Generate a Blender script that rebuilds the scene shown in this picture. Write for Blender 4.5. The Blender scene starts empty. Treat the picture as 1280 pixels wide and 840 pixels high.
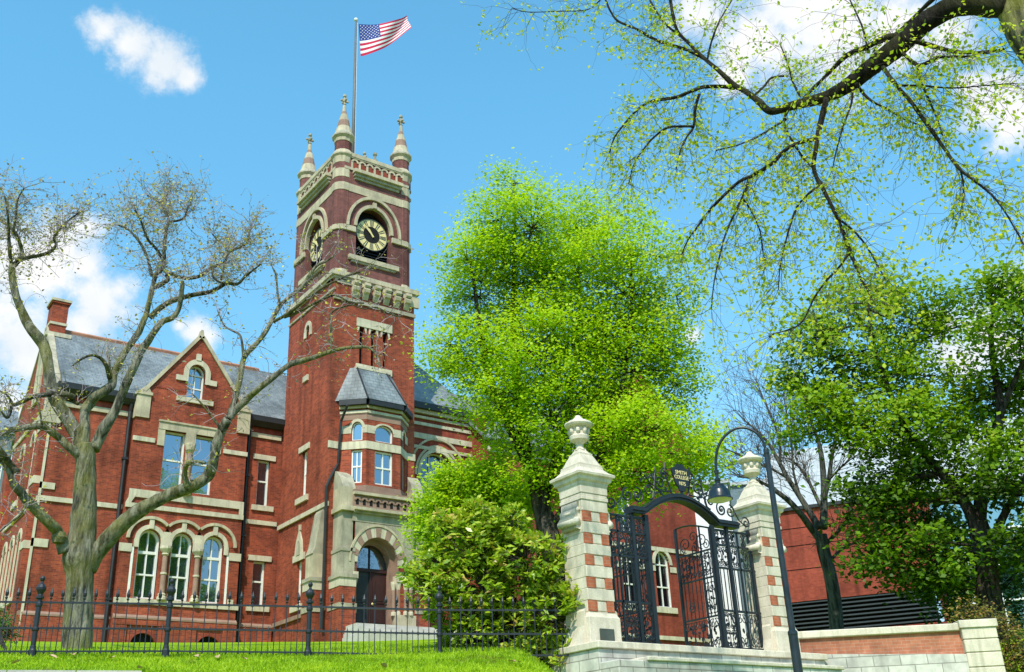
import bpy, bmesh, math, random
import numpy as np
from mathutils import Vector, Matrix
from mathutils.geometry import tessellate_polygon
from mathutils import noise as MN
random.seed(7); rng = np.random.default_rng(11)
PI = math.pi
sc = bpy.context.scene
COL = sc.collection
# ------------------------------------------------------------------ camera (world axes follow the hall: X along its front, Y away, Z up; eye at origin)
FW = Vector((0.54389685, 0.73476617, 0.40533306)); RT = Vector((0.81350362, -0.58019228, -0.03985956)); UPV = Vector((-0.20588366, -0.3514194, 0.91329969))
FPX = 1296.7
cam = bpy.data.cameras.new('camera'); co = bpy.data.objects.new('camera', cam); COL.objects.link(co)
cam.sensor_width = 36; cam.lens = 36 * FPX / 1280; cam.clip_end = 5000; cam.clip_start = 0.05
m = Matrix((RT, UPV, -FW)).transposed().to_4x4(); co.matrix_world = m
sc.camera = co
def ray(x, y): return FW + RT * ((x - 640) / FPX) - UPV * ((y - 420) / FPX)
def at(x, y, D):
    d = ray(x, y); return d * (D / math.hypot(d.x, d.y))
HD = Vector((0.5950, 0.8037)); LT = Vector((0.8037, -0.5950))
def sl(s, l): return (HD.x * s + LT.x * l, HD.y * s + LT.y * l)
def smooth(a, b, x):
    t = min(1, max(0, (x - a) / (b - a))); return t * t * (3 - 2 * t)
def interp(x, pts):
    if x <= pts[0][0]: return pts[0][1]
    for (a, p), (b, q) in zip(pts, pts[1:]):
        if x <= b: return p + (q - p) * (x - a) / (b - a)
    return pts[-1][1]
HLp = [(20.0, 2.24), (22, 2.74), (25, 3.27), (32, 4.32), (44, 6.02), (47, 6.45), (56, 7.0), (120, 8), (3000, 20)]
HRp = [(20, 2.2), (24, 2.66), (32, 3.55), (56, 6.25), (70, 7), (120, 8), (3000, 20)]
def frontline(x, y):   # > 0 behind the face of the gate platform and the low wall, < 0 in front of it
    if x < 20.6: return y - 16.35
    return (y - 16.85 + .848 * (x - 20.6)) / 1.31
def ground(x, y):
    D = math.hypot(x, y); l = LT.x * x + LT.y * y
    w = smooth(-0.3, 1.5, l) if y > 0 else 0
    hl = interp(D, HLp) if D >= 20 else max(-1.6, 2.24 - (20 - D) * .38)
    f = frontline(x, y)
    hr = 1.62 + (interp(D, HRp) - 1.62) * smooth(.6, 4.5, f) if f > 0 else max(-1.6, 1.62 + f * .25)
    z = hl if D > 400 else (1 - w) * hl + w * hr
    fr_ = smooth(.05, .55, (HD.x * x + HD.y * y) / max(D, .01))   # the hill rises ahead only; the street behind is level
    return -1.6 + (z + 1.6) * fr_
# ------------------------------------------------------------------ materials
def nmat(name):
    mt = bpy.data.materials.new(name); mt.use_nodes = True
    nt = mt.node_tree; b = nt.nodes['Principled BSDF']; return mt, nt, b
def N(nt, t, **k):
    n = nt.nodes.new(t)
    for a, v in k.items(): setattr(n, a, v)
    return n
def lk(nt, a, b): nt.links.new(a, b)
def rgb(c): return (c[0], c[1], c[2], 1)
def mixc(nt, typ, fac, a, b):
    n = N(nt, 'ShaderNodeMix', data_type='RGBA', blend_type=typ)
    for s, v in ((0, fac), (6, a), (7, b)):
        if hasattr(v, 'is_output'): lk(nt, v, n.inputs[s])
        else: n.inputs[s].default_value = v if s == 0 else rgb(v)
    return n.outputs[2]
def noise(nt, scale, detail=4, vec=None, rough=.55):
    n = N(nt, 'ShaderNodeTexNoise'); n.inputs['Scale'].default_value = scale; n.inputs['Detail'].default_value = detail; n.inputs['Roughness'].default_value = rough
    if vec is None:
        tc = N(nt, 'ShaderNodeTexCoord'); vec = tc.outputs['Object']
    lk(nt, vec, n.inputs['Vector']); return n
def ramp(nt, fac, stops):
    r = N(nt, 'ShaderNodeValToRGB')
    while len(r.color_ramp.elements) < len(stops): r.color_ramp.elements.new(.5)
    for e, (p, c) in zip(r.color_ramp.elements, stops): e.position = p; e.color = rgb(c) if not isinstance(c, float) else (c, c, c, 1)
    lk(nt, fac, r.inputs[0]); return r.outputs[0]
def bump(nt, b, h, strength=.3, dist=.02):
    n = N(nt, 'ShaderNodeBump'); n.inputs['Strength'].default_value = strength; n.inputs['Distance'].default_value = dist
    lk(nt, h, n.inputs['Height']); lk(nt, n.outputs[0], b.inputs['Normal'])
def plain(name, c, rough=.7, var=.25, scale=3.0, fine=40, bmp=.25, metal=0, dirt=None, spec=.4):
    mt, nt, b = nmat(name)
    n1 = noise(nt, scale, 5); n2 = noise(nt, fine, 3)
    lo = tuple(v * (1 - var) for v in c); hi = tuple(min(1, v * (1 + var * .6)) for v in c)
    col = ramp(nt, n1.outputs['Fac'], [(.3, lo), (.7, hi)])
    g = ramp(nt, n2.outputs['Fac'], [(.3, .86), (.7, 1.06)])
    col = mixc(nt, 'MULTIPLY', 1.0, col, g)
    if dirt:
        n3 = noise(nt, dirt[1], 6); f = ramp(nt, n3.outputs['Fac'], [(.52, 0.0), (.7, dirt[2])])
        col = mixc(nt, 'MIX', f, col, dirt[0])
    lk(nt, col, b.inputs['Base Color']); b.inputs['Roughness'].default_value = rough; b.inputs['Metallic'].default_value = metal
    b.inputs['Specular IOR Level'].default_value = spec
    if bmp: bump(nt, b, n2.outputs['Fac'], bmp, .01)
    return mt
def brickmat(name, c1, c2, mortar, bw=.22, rh=.075, ms=.007, stain=.35):
    mt, nt, b = nmat(name)
    uv = N(nt, 'ShaderNodeUVMap')
    br = N(nt, 'ShaderNodeTexBrick'); br.inputs['Scale'].default_value = 1; br.inputs['Brick Width'].default_value = bw; br.inputs['Row Height'].default_value = rh
    br.inputs['Mortar Size'].default_value = ms; br.inputs['Mortar Smooth'].default_value = .3; br.inputs['Bias'].default_value = -.1
    br.inputs['Color1'].default_value = rgb(c1); br.inputs['Color2'].default_value = rgb(c2); br.inputs['Mortar'].default_value = rgb(mortar)
    lk(nt, uv.outputs[0], br.inputs['Vector'])
    n1 = noise(nt, .55, 6); n2 = noise(nt, 6, 5)
    g = ramp(nt, n1.outputs['Fac'], [(.3, 1 - stain * 1.25), (.5, .95), (.72, 1.18)])
    col = mixc(nt, 'MULTIPLY', 1.0, br.outputs['Color'], g)
    g2 = ramp(nt, n2.outputs['Fac'], [(.3, .82), (.7, 1.12)])
    col = mixc(nt, 'MULTIPLY', 1.0, col, g2)
    tc = N(nt, 'ShaderNodeTexCoord'); mp = N(nt, 'ShaderNodeMapping'); mp.inputs['Scale'].default_value = (2.2, 2.2, .16)
    lk(nt, tc.outputs['Object'], mp.inputs[0]); n3 = noise(nt, 1, 5, mp.outputs[0])
    g3 = ramp(nt, n3.outputs['Fac'], [(.34, .58), (.56, 1.0)])
    col = mixc(nt, 'MULTIPLY', .8, col, g3)
    lk(nt, col, b.inputs['Base Color']); b.inputs['Roughness'].default_value = .85; b.inputs['Specular IOR Level'].default_value = .2
    bump(nt, b, br.outputs['Fac'], -.25, .008)
    return mt
def slatemat(name, c1, c2, gap, bw=.3, rh=.19):
    mt = brickmat(name, c1, c2, gap, bw, rh, .012, .3)
    mt.node_tree.nodes['Principled BSDF'].inputs['Roughness'].default_value = .55
    mt.node_tree.nodes['Principled BSDF'].inputs['Specular IOR Level'].default_value = .4
    return mt
def glassmat(name, c, mirror=.55, tint=(.75, .88, 1)):
    mt, nt, b = nmat(name)
    b.inputs['Base Color'].default_value = rgb(c); b.inputs['Roughness'].default_value = .12
    gl = N(nt, 'ShaderNodeBsdfGlossy'); gl.inputs['Roughness'].default_value = .02; gl.inputs['Color'].default_value = rgb(tint)
    ms = N(nt, 'ShaderNodeMixShader'); lw = N(nt, 'ShaderNodeLayerWeight'); lw.inputs['Blend'].default_value = .35
    mr = N(nt, 'ShaderNodeMapRange'); mr.inputs['To Min'].default_value = mirror; mr.inputs['To Max'].default_value = 1
    lk(nt, lw.outputs['Fresnel'], mr.inputs['Value']); lk(nt, mr.outputs[0], ms.inputs[0])
    n = noise(nt, 1.7, 2); bp = N(nt, 'ShaderNodeBump'); bp.inputs['Strength'].default_value = .12; bp.inputs['Distance'].default_value = .05
    lk(nt, n.outputs['Fac'], bp.inputs['Height']); lk(nt, bp.outputs[0], gl.inputs['Normal'])
    lk(nt, b.outputs[0], ms.inputs[1]); lk(nt, gl.outputs[0], ms.inputs[2])
    lk(nt, ms.outputs[0], nt.nodes['Material Output'].inputs[0])
    return mt
def leafmat(name, stops, trans=.35, rough=.5, spec=.3):
    mt, nt, b = nmat(name)
    a = N(nt, 'ShaderNodeAttribute', attribute_name='tint')
    col = ramp(nt, a.outputs['Fac'], stops)
    lk(nt, col, b.inputs['Base Color']); b.inputs['Roughness'].default_value = rough; b.inputs['Specular IOR Level'].default_value = spec
    if trans:
        t = N(nt, 'ShaderNodeBsdfTranslucent'); c2 = mixc(nt, 'MULTIPLY', 1.0, col, (1.25, 1.25, .7)); lk(nt, c2, t.inputs[0])
        ms = N(nt, 'ShaderNodeMixShader'); ms.inputs[0].default_value = trans
        lk(nt, b.outputs[0], ms.inputs[1]); lk(nt, t.outputs[0], ms.inputs[2]); lk(nt, ms.outputs[0], nt.nodes['Material Output'].inputs[0])
    return mt
def barkmat(name, dark, light, moss=None, vert=True, mossamt=.6):
    mt, nt, b = nmat(name)
    tc = N(nt, 'ShaderNodeTexCoord'); mp = N(nt, 'ShaderNodeMapping'); mp.inputs['Scale'].default_value = (6, 6, 1.1)
    lk(nt, tc.outputs['Object'], mp.inputs[0])
    n = noise(nt, 1.6, 7, mp.outputs[0], .65)
    col = ramp(nt, n.outputs['Fac'], [(.38, dark), (.5, tuple((d + l * 1.2) / 2.2 for d, l in zip(dark, light))), (.6, light)])
    if moss:
        n2 = noise(nt, 1.3, 5); f = ramp(nt, n2.outputs['Fac'], [(.42, 0.0), (.62, mossamt)])
        col = mixc(nt, 'MIX', f, col, moss)
    lk(nt, col, b.inputs['Base Color']); b.inputs['Roughness'].default_value = .95; b.inputs['Specular IOR Level'].default_value = .1
    bump(nt, b, n.outputs['Fac'], 1.0, .12)
    return mt
M = {}
M['brick'] = brickmat('red_brick', (.385, .076, .034), (.20, .042, .025), (.31, .125, .078))
M['brick_up'] = brickmat('weathered_brick', (.235, .085, .072), (.165, .062, .058), (.20, .11, .095))
M['brick_far'] = brickmat('far_brick', (.32, .062, .034), (.24, .046, .028), (.24, .08, .055))  # more even red brick for the far wing and small details
M['brick_mod'] = brickmat('modern_brick', (.33, .062, .038), (.25, .045, .028), (.26, .08, .055))
M['brick_low'] = brickmat('orange_brick', (.52, .20, .11), (.43, .15, .085), (.45, .27, .19))
M['brick_pier'] = brickmat('pier_brick', (.56, .17, .08), (.46, .13, .065), (.45, .25, .17), .2, .075, .006, .2)
M['stone'] = plain('cream_stone', (.53, .46, .31), .8, .28, 1.5, 30, .3, dirt=((.30, .27, .19), 1.1, .5))
M['stone_w'] = plain('pale_stone', (.60, .54, .39), .8, .22, 1.5, 30, .3, dirt=((.40, .37, .28), 1.6, .4))
M['stone_g'] = plain('weathered_stone', (.43, .39, .28), .85, .3, 1.3, 25, .4, dirt=((.17, .16, .12), 1.2, .6))
M['stone_br'] = plain('brown_stone', (.30, .19, .14), .85, .25, 2, 30, .3)
M['marble'] = plain('gate_limestone', (.71, .64, .50), .75, .2, 2.2, 30, .25, dirt=((.50, .45, .33), 2.0, .45))
def streak(name, amt, c):
    nt = M[name].node_tree; b = nt.nodes['Principled BSDF']; src = b.inputs['Base Color'].links[0].from_socket
    tc = N(nt, 'ShaderNodeTexCoord'); mp = N(nt, 'ShaderNodeMapping'); mp.inputs['Scale'].default_value = (5, 5, .5); lk(nt, tc.outputs['Object'], mp.inputs[0]); n = noise(nt, 1, 7, mp.outputs[0], .65)
    f = ramp(nt, n.outputs['Fac'], [(.48, 0.0), (.72, amt)]); lk(nt, mixc(nt, 'MIX', f, src, c), b.inputs['Base Color'])
streak('marble', .75, (.36, .33, .24)); streak('stone_w', .7, (.27, .25, .18)); streak('stone', .7, (.22, .21, .15)); streak('stone_g', .6, (.14, .14, .10))
M['marble_b'] = brickmat('ashlar_blocks', (.66, .64, .56), (.54, .52, .46), (.30, .28, .24), .62, .235, .012, .35)
M['concrete'] = plain('pale_concrete', (.52, .50, .45), .9, .2, 2, 30, .3)
M['asphalt'] = plain('asphalt', (.05, .05, .052), .9, .25, 3, 60, .3)
M['slate'] = slatemat('roof_slate', (.235, .265, .27), (.175, .205, .22), (.10, .12, .13))
M['ridge'] = plain('ridge_tile', (.42, .20, .12), .8)
M['lead'] = plain('dark_gutter', (.022, .024, .026), .5, .3)
M['white'] = plain('white_paint', (.80, .79, .72), .5, .08, 4, 40, .1)
M['glass'] = glassmat('window_glass', (.012, .02, .035), .34)
M['glass_d'] = glassmat('dark_glass', (.006, .008, .012), .12)
M['glass_g'] = glassmat('stair_glass', (.02, .05, .06), .4, (.7, .95, .95))
M['blind'] = plain('window_blind', (.35, .42, .30), .8)
M['navy'] = plain('louvre_slats', (.010, .016, .035), .5, .3)
M['black'] = plain('black_recess', (.006, .006, .006), .9, .2)
M['door'] = plain('door_wood', (.040, .012, .010), .55, .35, 2, 20, .2)
M['gold'] = plain('gilt_numerals', (.80, .66, .30), .45, .12, 8)
M['iron'] = plain('black_iron', (.013, .018, .024), .42, .3, 4, 60, .15, spec=.5)
M['lamp'] = plain('lamp_paint', (.016, .024, .030), .32, .2, 4, 60, .05, spec=.6)
M['lens'] = plain('lamp_lens', (.62, .60, .30), .3, .1)
M['pole'] = plain('flagpole_paint', (.13, .13, .12), .5, .2)
M['bronze'] = plain('bronze_plaque', (.07, .085, .07), .5, .3)
M['flag_r'] = plain('flag_red', (.60, .012, .06), .8, .05, 3, 40, 0)
M['flag_w'] = plain('flag_white', (.88, .86, .86), .8, .03, 3, 40, 0)
M['flag_b'] = plain('flag_blue', (.02, .05, .27), .8, .05, 3, 40, 0)
M['siding'] = plain('blue_grey_siding', (.13, .18, .20), .7, .15)
M['offwhite'] = plain('white_render', (.80, .80, .82), .8, .06)
M['metalroof'] = plain('grey_roof', (.44, .47, .47), .6, .2, 2, 30, .2)
M['louver'] = plain('louvre_grey', (.035, .045, .055), .6, .2)
M['bark_l'] = barkmat('mossy_bark', (.045, .045, .032), (.28, .27, .20), (.18, .18, .03), mossamt=.6)
M['bark_m'] = barkmat('ivy_moss_bark', (.06, .06, .03), (.26, .25, .13), (.27, .27, .03), mossamt=.85)
M['bark_u'] = barkmat('upper_bark', (.025, .024, .018), (.15, .14, .10), (.15, .15, .025), mossamt=.5)
M['bark_d'] = barkmat('dark_bark', (.018, .015, .012), (.085, .075, .06))
M['bark_o'] = barkmat('blackish_bark', (.010, .009, .007), (.04, .035, .025), (.10, .105, .02), mossamt=.3)  # brown-black bark of the overhanging limbs, a little mossy
M['bark_g'] = barkmat('grey_bark', (.03, .032, .03), (.13, .14, .125))
M['twig'] = plain('grey_twig', (.33, .285, .29), .9, .3, 3, 30, 0)
M['twig_d'] = plain('dark_twig', (.085, .07, .055), .9, .3, 3, 30, 0)
M['leaf_lime'] = leafmat('lime_leaf', [(0, (.17, .30, .004)), (.35, (.35, .53, .006)), (.7, (.48, .66, .010)), (1, (.60, .74, .03))], .5)
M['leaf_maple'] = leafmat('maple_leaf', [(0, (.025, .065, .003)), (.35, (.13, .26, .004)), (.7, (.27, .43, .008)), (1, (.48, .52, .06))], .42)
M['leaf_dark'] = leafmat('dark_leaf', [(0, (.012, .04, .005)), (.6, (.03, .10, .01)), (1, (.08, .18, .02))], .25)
M['leaf_rhod'] = leafmat('rhododendron_leaf', [(0, (.05, .12, .005)), (.4, (.24, .39, .014)), (.72, (.44, .57, .03)), (.93, (.58, .60, .10)), (1, (.50, .24, .09))], .35, .35, .5)
M['leaf_bud'] = leafmat('young_leaf', [(0, (.28, .42, .02)), (.5, (.48, .60, .03)), (1, (.66, .66, .08))], .55)
M['leaf_bud2'] = leafmat('spring_bud', [(0, (.30, .24, .22)), (.45, (.36, .30, .20)), (.6, (.48, .44, .06)), (1, (.66, .60, .09))], .3)
M['leaf_mix'] = leafmat('mixed_leaf', [(0, (.04, .08, .01)), (.5, (.20, .20, .03)), (.8, (.30, .13, .04)), (1, (.40, .40, .05))], .25)
M['blade'] = leafmat('grass_blade', [(0, (.20, .24, .02)), (.25, (.20, .36, .008)), (.6, (.34, .52, .010)), (1, (.48, .62, .03))], .35, .5)
M['dead'] = plain('dry_leaf', (.50, .33, .20), .8)
def groundmat():
    mt, nt, b = nmat('lawn_ground')
    n1 = noise(nt, .6, 5); n2 = noise(nt, 14, 5, None, .7)
    col = ramp(nt, n1.outputs['Fac'], [(.3, (.18, .32, .006)), (.7, (.28, .42, .008))])
    g = ramp(nt, n2.outputs['Fac'], [(.3, .55), (.7, 1.25)])
    col = mixc(nt, 'MULTIPLY', 1.0, col, g); lk(nt, col, b.inputs['Base Color']); b.inputs['Roughness'].default_value = .9; b.inputs['Specular IOR Level'].default_value = .1
    bump(nt, b, n2.outputs['Fac'], .6, .05); return mt
M['lawn'] = groundmat()
# ------------------------------------------------------------------ mesh builder
ORG = {}
class Fr:   # a wall plane: s along it, z up, d into the wall
    def __init__(f, o, t, n): f.o, f.t, f.n = Vector(o), Vector(t).normalized(), Vector(n).normalized()
    def P(f, s, z, d=0): 
        v = f.o + f.t * s + f.n * d; return Vector((v.x, v.y, v.z + z))
def FRONT(V): return Fr((0, V, 0), (1, 0, 0), (0, 1, 0))
def LEFT(U): return Fr((U, 0, 0), (0, 1, 0), (1, 0, 0))
def RIGHT(U): return Fr((U, 0, 0), (0, 1, 0), (-1, 0, 0))
def BACK(V): return Fr((0, V, 0), (1, 0, 0), (0, -1, 0))
def SEG(a, b):
    a = Vector((a[0], a[1], 0)); b = Vector((b[0], b[1], 0)); t = (b - a).normalized(); return Fr(a, t, (-t.y, t.x, 0)), (b - a).length
class MB:
    def __init__(s): s.v, s.f, s.m, s.mats, s.st, s.lock = [], [], [], [], [], False
    def mi(s, mat):
        if mat not in s.mats: s.mats.append(mat)
        return s.mats.index(mat)
    def poly(s, pts, mat):
        i = len(s.v); s.v += [tuple(p) for p in pts]; s.f.append(tuple(range(i, i + len(pts)))); s.m.append(s.mi(mat))
    def mesh(s, vs, fs, mat):
        if not s.lock: s.st.append((len(s.v), len(s.f)))
        i = len(s.v); k = s.mi(mat); s.v += [tuple(p) for p in vs]
        for f in fs: s.f.append(tuple(i + j for j in f)); s.m.append(k)
    def hexa(s, p, mat): s.mesh(p, [(0, 3, 2, 1), (4, 5, 6, 7), (0, 1, 5, 4), (1, 2, 6, 5), (2, 3, 7, 6), (3, 0, 4, 7)], mat)
    def box(s, x0, x1, y0, y1, z0, z1, mat):
        s.hexa([(x0, y0, z0), (x1, y0, z0), (x1, y1, z0), (x0, y1, z0), (x0, y0, z1), (x1, y0, z1), (x1, y1, z1), (x0, y1, z1)], mat)
    def fbox(s, fr, s0, s1, z0, z1, d0, d1, mat):
        s.hexa([fr.P(s0, z0, d0), fr.P(s1, z0, d0), fr.P(s1, z0, d1), fr.P(s0, z0, d1), fr.P(s0, z1, d0), fr.P(s1, z1, d0), fr.P(s1, z1, d1), fr.P(s0, z1, d1)], mat)
    def prism(s, fr, pts, d0, d1, mat):   # polygon (s,z) extruded from d0 to d1
        n = len(pts); a = [fr.P(p[0], p[1], d0) for p in pts]; b = [fr.P(p[0], p[1], d1) for p in pts]
        tri = tessellate_polygon([[Vector((p[0], p[1], 0)) for p in pts]])
        fs = [tuple(t) for t in tri] + [tuple(n + j for j in t) for t in tri] + [(i, (i + 1) % n, n + (i + 1) % n, n + i) for i in range(n)]
        s.mesh(a + b, fs, mat)
    def panel(s, fr, outer, holes, mat, reveal=.25, rmat=None):
        polys = [[Vector((p[0], p[1], 0)) for p in q] for q in [outer] + holes]
        flat = [p for q in polys for p in q]
        s.mesh([fr.P(p.x, p.y, 0) for p in flat], [tuple(t) for t in tessellate_polygon(polys)], mat)
        for h in holes:
            n = len(h); s.mesh([fr.P(p[0], p[1], 0) for p in h] + [fr.P(p[0], p[1], reveal) for p in h], [(i, (i + 1) % n, n + (i + 1) % n, n + i) for i in range(n)], rmat or mat)
    def ring(s, fr, cs, zs, r0, r1, d0, d1, mat, a0=0, a1=PI, n=18, k=1., k1=None):
        k1 = k if k1 is None else k1; vs = []
        for i in range(n + 1):
            a = a0 + (a1 - a0) * i / n; c, q = math.cos(a), math.sin(a)
            for r, kk, d in ((r0, k, d0), (r1, k1, d0), (r1, k1, d1), (r0, k, d1)): vs.append(fr.P(cs + r * c, zs + r * q * kk, d))
        fs = [(i * 4 + j, i * 4 + (j + 1) % 4, i * 4 + 4 + (j + 1) % 4, i * 4 + 4 + j) for i in range(n) for j in range(4)] + [(0, 1, 2, 3), tuple(n * 4 + j for j in (3, 2, 1, 0))]
        s.mesh(vs, fs, mat)
    def tube(s, pts, rad, mat, n=6, cap=True, rough=0.):
        pts = [Vector(p) for p in pts]; k = len(pts); 
        if not hasattr(rad, '__len__'): rad = [rad] * k
        vs = []; ref = None
        for i, p in enumerate(pts):
            t = (pts[min(i + 1, k - 1)] - pts[max(i - 1, 0)])
            if t.length < 1e-9: t = Vector((0, 0, 1))
            t.normalize()
            if ref is None: ref = t.orthogonal().normalized()
            ref = (ref - t * ref.dot(t)); ref = ref.normalized() if ref.length > 1e-6 else t.orthogonal().normalized()
            b = t.cross(ref)
            for j in range(n):
                a = 2 * PI * j / n; dv = ref * math.cos(a) + b * math.sin(a); rj = rad[i]
                if rough: q = p + dv * rj; rj *= 1 + rough * (MN.noise(q * 2.3) + .7 * MN.noise(Vector((q.x * 9, q.y * 9, q.z * 3))))
                vs.append(p + dv * rj)
        fs = [(i * n + j, i * n + (j + 1) % n, i * n + n + (j + 1) % n, i * n + n + j) for i in range(k - 1) for j in range(n)]
        if cap: fs += [tuple(range(n))[::-1], tuple((k - 1) * n + j for j in range(n))]
        s.mesh(vs, fs, mat)
    def lathe(s, c, prof, mat, n=16, rot=0., sq=False):   # prof: (r, z[, mat])
        c = Vector(c); vs = []; s.st.append((len(s.v), len(s.f))); s.lock = True
        for p in prof:
            for j in range(n):
                a = 2 * PI * j / n + rot; r = p[0] * (math.sqrt(2) if sq else 1)
                vs.append((c.x + r * math.cos(a), c.y + r * math.sin(a), c.z + p[1]))
        for i in range(len(prof) - 1):
            mm = prof[i][2] if len(prof[i]) > 2 else mat
            b = len(s.v); s.mesh(vs[i * n:(i + 2) * n], [(j, (j + 1) % n, n + (j + 1) % n, n + j) for j in range(n)], mm)
        s.mesh(vs[:n], [tuple(range(n))[::-1]], mat); s.mesh(vs[-n:], [tuple(range(n))], prof[-1][2] if len(prof[-1]) > 2 else mat); s.lock = False
    def each(s, name, parent):   # every primitive collected so far becomes a part of its own
        out = []
        for k, (v0, f0) in enumerate(s.st):
            v1, f1 = s.st[k + 1] if k + 1 < len(s.st) else (len(s.v), len(s.f)); m = MB(); m.mats = list(s.mats)
            m.v = s.v[v0:v1]; m.f = [tuple(i - v0 for i in f) for f in s.f[f0:f1]]; m.m = s.m[f0:f1]; u = sorted(set(m.m)); m.mats = [s.mats[i] for i in u]; m.m = [u.index(i) for i in m.m]
            out.append(m.build(name, parent))
        return out
    def build(s, name, parent=None, smooth_=False, origin=None, sub=None, bevel=0):
        org = ORG[parent.name] if parent else Vector(origin or (0, 0, 0))
        me = bpy.data.meshes.new(name); me.from_pydata([(v[0] - org.x, v[1] - org.y, v[2] - org.z) for v in s.v], [], s.f)
        for mt in s.mats: me.materials.append(M[mt])
        me.polygons.foreach_set('material_index', s.m)
        uv = me.uv_layers.new(name='UVMap'); buf = np.zeros(len(me.loops) * 2, 'f')
        for p in me.polygons:
            nn = p.normal
            if abs(nn.z) > .92: tx = Vector((1, 0, 0)); ty = Vector((0, 1, 0))
            else: tx = Vector((-nn.y, nn.x, 0)).normalized(); ty = nn.cross(tx)
            if ty.z < 0: ty = -ty
            for li in p.loop_indices:
                q = me.vertices[me.loops[li].vertex_index].co; buf[2 * li] = q.dot(tx); buf[2 * li + 1] = q.dot(ty)
        uv.data.foreach_set('uv', buf)
        if smooth_: me.polygons.foreach_set('use_smooth', [True] * len(me.polygons))
        o = bpy.data.objects.new(name, me); COL.objects.link(o)
        if parent: o.parent = parent
        else: o.location = org
        ORG[o.name] = org
        if bevel:
            b = o.modifiers.new('edges', 'BEVEL'); b.width = bevel; b.segments = 1; b.limit_method = 'ANGLE'
        return o
def thing(name, label, cat, loc, group=None):
    o = bpy.data.objects.new(name, None); COL.objects.link(o); o.location = loc; o.empty_display_size = .3; ORG[o.name] = Vector(loc)
    o['label'] = label; o['category'] = cat
    if group: o['group'] = group
    return o
def tag(o, label, cat, group=None):
    o['label'] = label; o['category'] = cat
    if group: o['group'] = group
    return o
def struct(o): o['kind'] = 'structure'; return o
def rectp(s0, s1, z0, z1): return [(s0, z0), (s1, z0), (s1, z1), (s0, z1)]
def archp(cs, hw, z0, zs, n=12, k=1.): return [(cs - hw, z0), (cs + hw, z0)] + [(cs + hw * math.cos(PI * i / n), zs + hw * k * math.sin(PI * i / n)) for i in range(n + 1)]
def inset(p, w):
    xs = [q[0] for q in p]; zs = [q[1] for q in p]; cx, cz = (min(xs) + max(xs)) / 2, (min(zs) + max(zs)) / 2; hx, hz = (max(xs) - min(xs)) / 2, (max(zs) - min(zs)) / 2
    return [(cx + (x - cx) * (1 - w / hx), cz + (z - cz) * (1 - w / hz)) for x, z in p]
def window(root, fr, outline, vbars=(), hbars=(), fw=.08, d=.16, bar=.025, mat='white', glass='glass', extra=None, depth=.1, name='window', hfat=None):
    mb = MB(); inn = inset(outline, fw); n = len(outline)
    vs = [fr.P(p[0], p[1], d) for p in outline] + [fr.P(p[0], p[1], d) for p in inn] + [fr.P(p[0], p[1], d + depth) for p in inn]
    fs = [(i, (i + 1) % n, n + (i + 1) % n, n + i) for i in range(n)] + [(n + i, n + (i + 1) % n, 2 * n + (i + 1) % n, 2 * n + i) for i in range(n)]
    mb.mesh(vs, fs, mat)
    xs = [q[0] for q in inn]; zs = [q[1] for q in inn]
    def zt(x):   # top of the inner outline at x
        best = max(zs)
        for (a, b), (c, e) in zip(inn, inn[1:] + inn[:1]):
            if min(a, c) <= x <= max(a, c) and abs(a - c) > 1e-6:
                z = b + (e - b) * (x - a) / (c - a)
                if z > (min(zs) + max(zs)) / 2: best = min(best, z)
        return best
    for x in vbars: mb.fbox(fr, x - bar, x + bar, min(zs), zt(x), d + .025, d + depth, mat)
    for z in hbars:
        b = bar * 1.4 if not hfat or z not in hfat else .06
        mb.fbox(fr, min(xs), max(xs), z - b, z + b, d + .015, d + depth + .002, mat)
    w = mb.build(name, root)
    pb = MB(); pb.prism(fr, inn, d + depth - .02, d + depth, glass); pb.build('pane', w)
    if extra:
        for nm, em in extra: em.each(nm, w)
    return w
exec_parts = []
# ================================================================== THE HALL
hall = thing('brick_hall', 'red brick Gothic hall with slate roofs, stone trim and a tall clock tower', 'building', (20, 44, 6.5))
WV, PVv, TV, TU = 44.8, 44.3, 39.52, 19.1
w = FRONT(WV); pv = FRONT(PVv); tf = FRONT(TV); tl = LEFT(TU)
# ---- wing walls
mb = MB()
slots = [rectp(18.03, 18.62, 12.75, 14.95), rectp(18.08, 18.68, 8.2, 10.2)]
mb.panel(w, rectp(8.7, 12.1, 6.0, 16.9), [], 'brick'); mb.panel(w, rectp(17.2, 19.3, 6.0, 16.9), slots, 'brick')
lw = LEFT(8.7)
lanc = [archp(s, .27, 8.3, 10.6, 8, 1.7) for s in (47.35, 48.75, 50.15)]
upw = [archp(s, .32, 12.9, 15.0, 8, 1.6) for s in (47.6, 49.6)]
mb.panel(lw, [(44.8, 6), (52.2, 6), (52.2, 16.9), (48.5, 21.0), (44.8, 16.9)], lanc + upw, 'brick')
mb.box(8.45, 8.7, 45.0, 45.65, 6, 15.2, 'brick'); mb.box(8.45, 8.7, 51.2, 52.2, 6, 15.2, 'brick')
mb.panel(BACK(52.2), rectp(8.7, 42.9, 6, 16.9), [], 'brick')
for i in range(22):
    if not 17.95 < 17.6 + i * .18 < 18.8 and 17.6 + i * .16 < 19: mb.box(17.6 + i * .16, 17.68 + i * .16, 44.74, 44.81, 10.28, 10.38, 'brick_far')
mb.build('wing_wall', hall)
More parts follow.
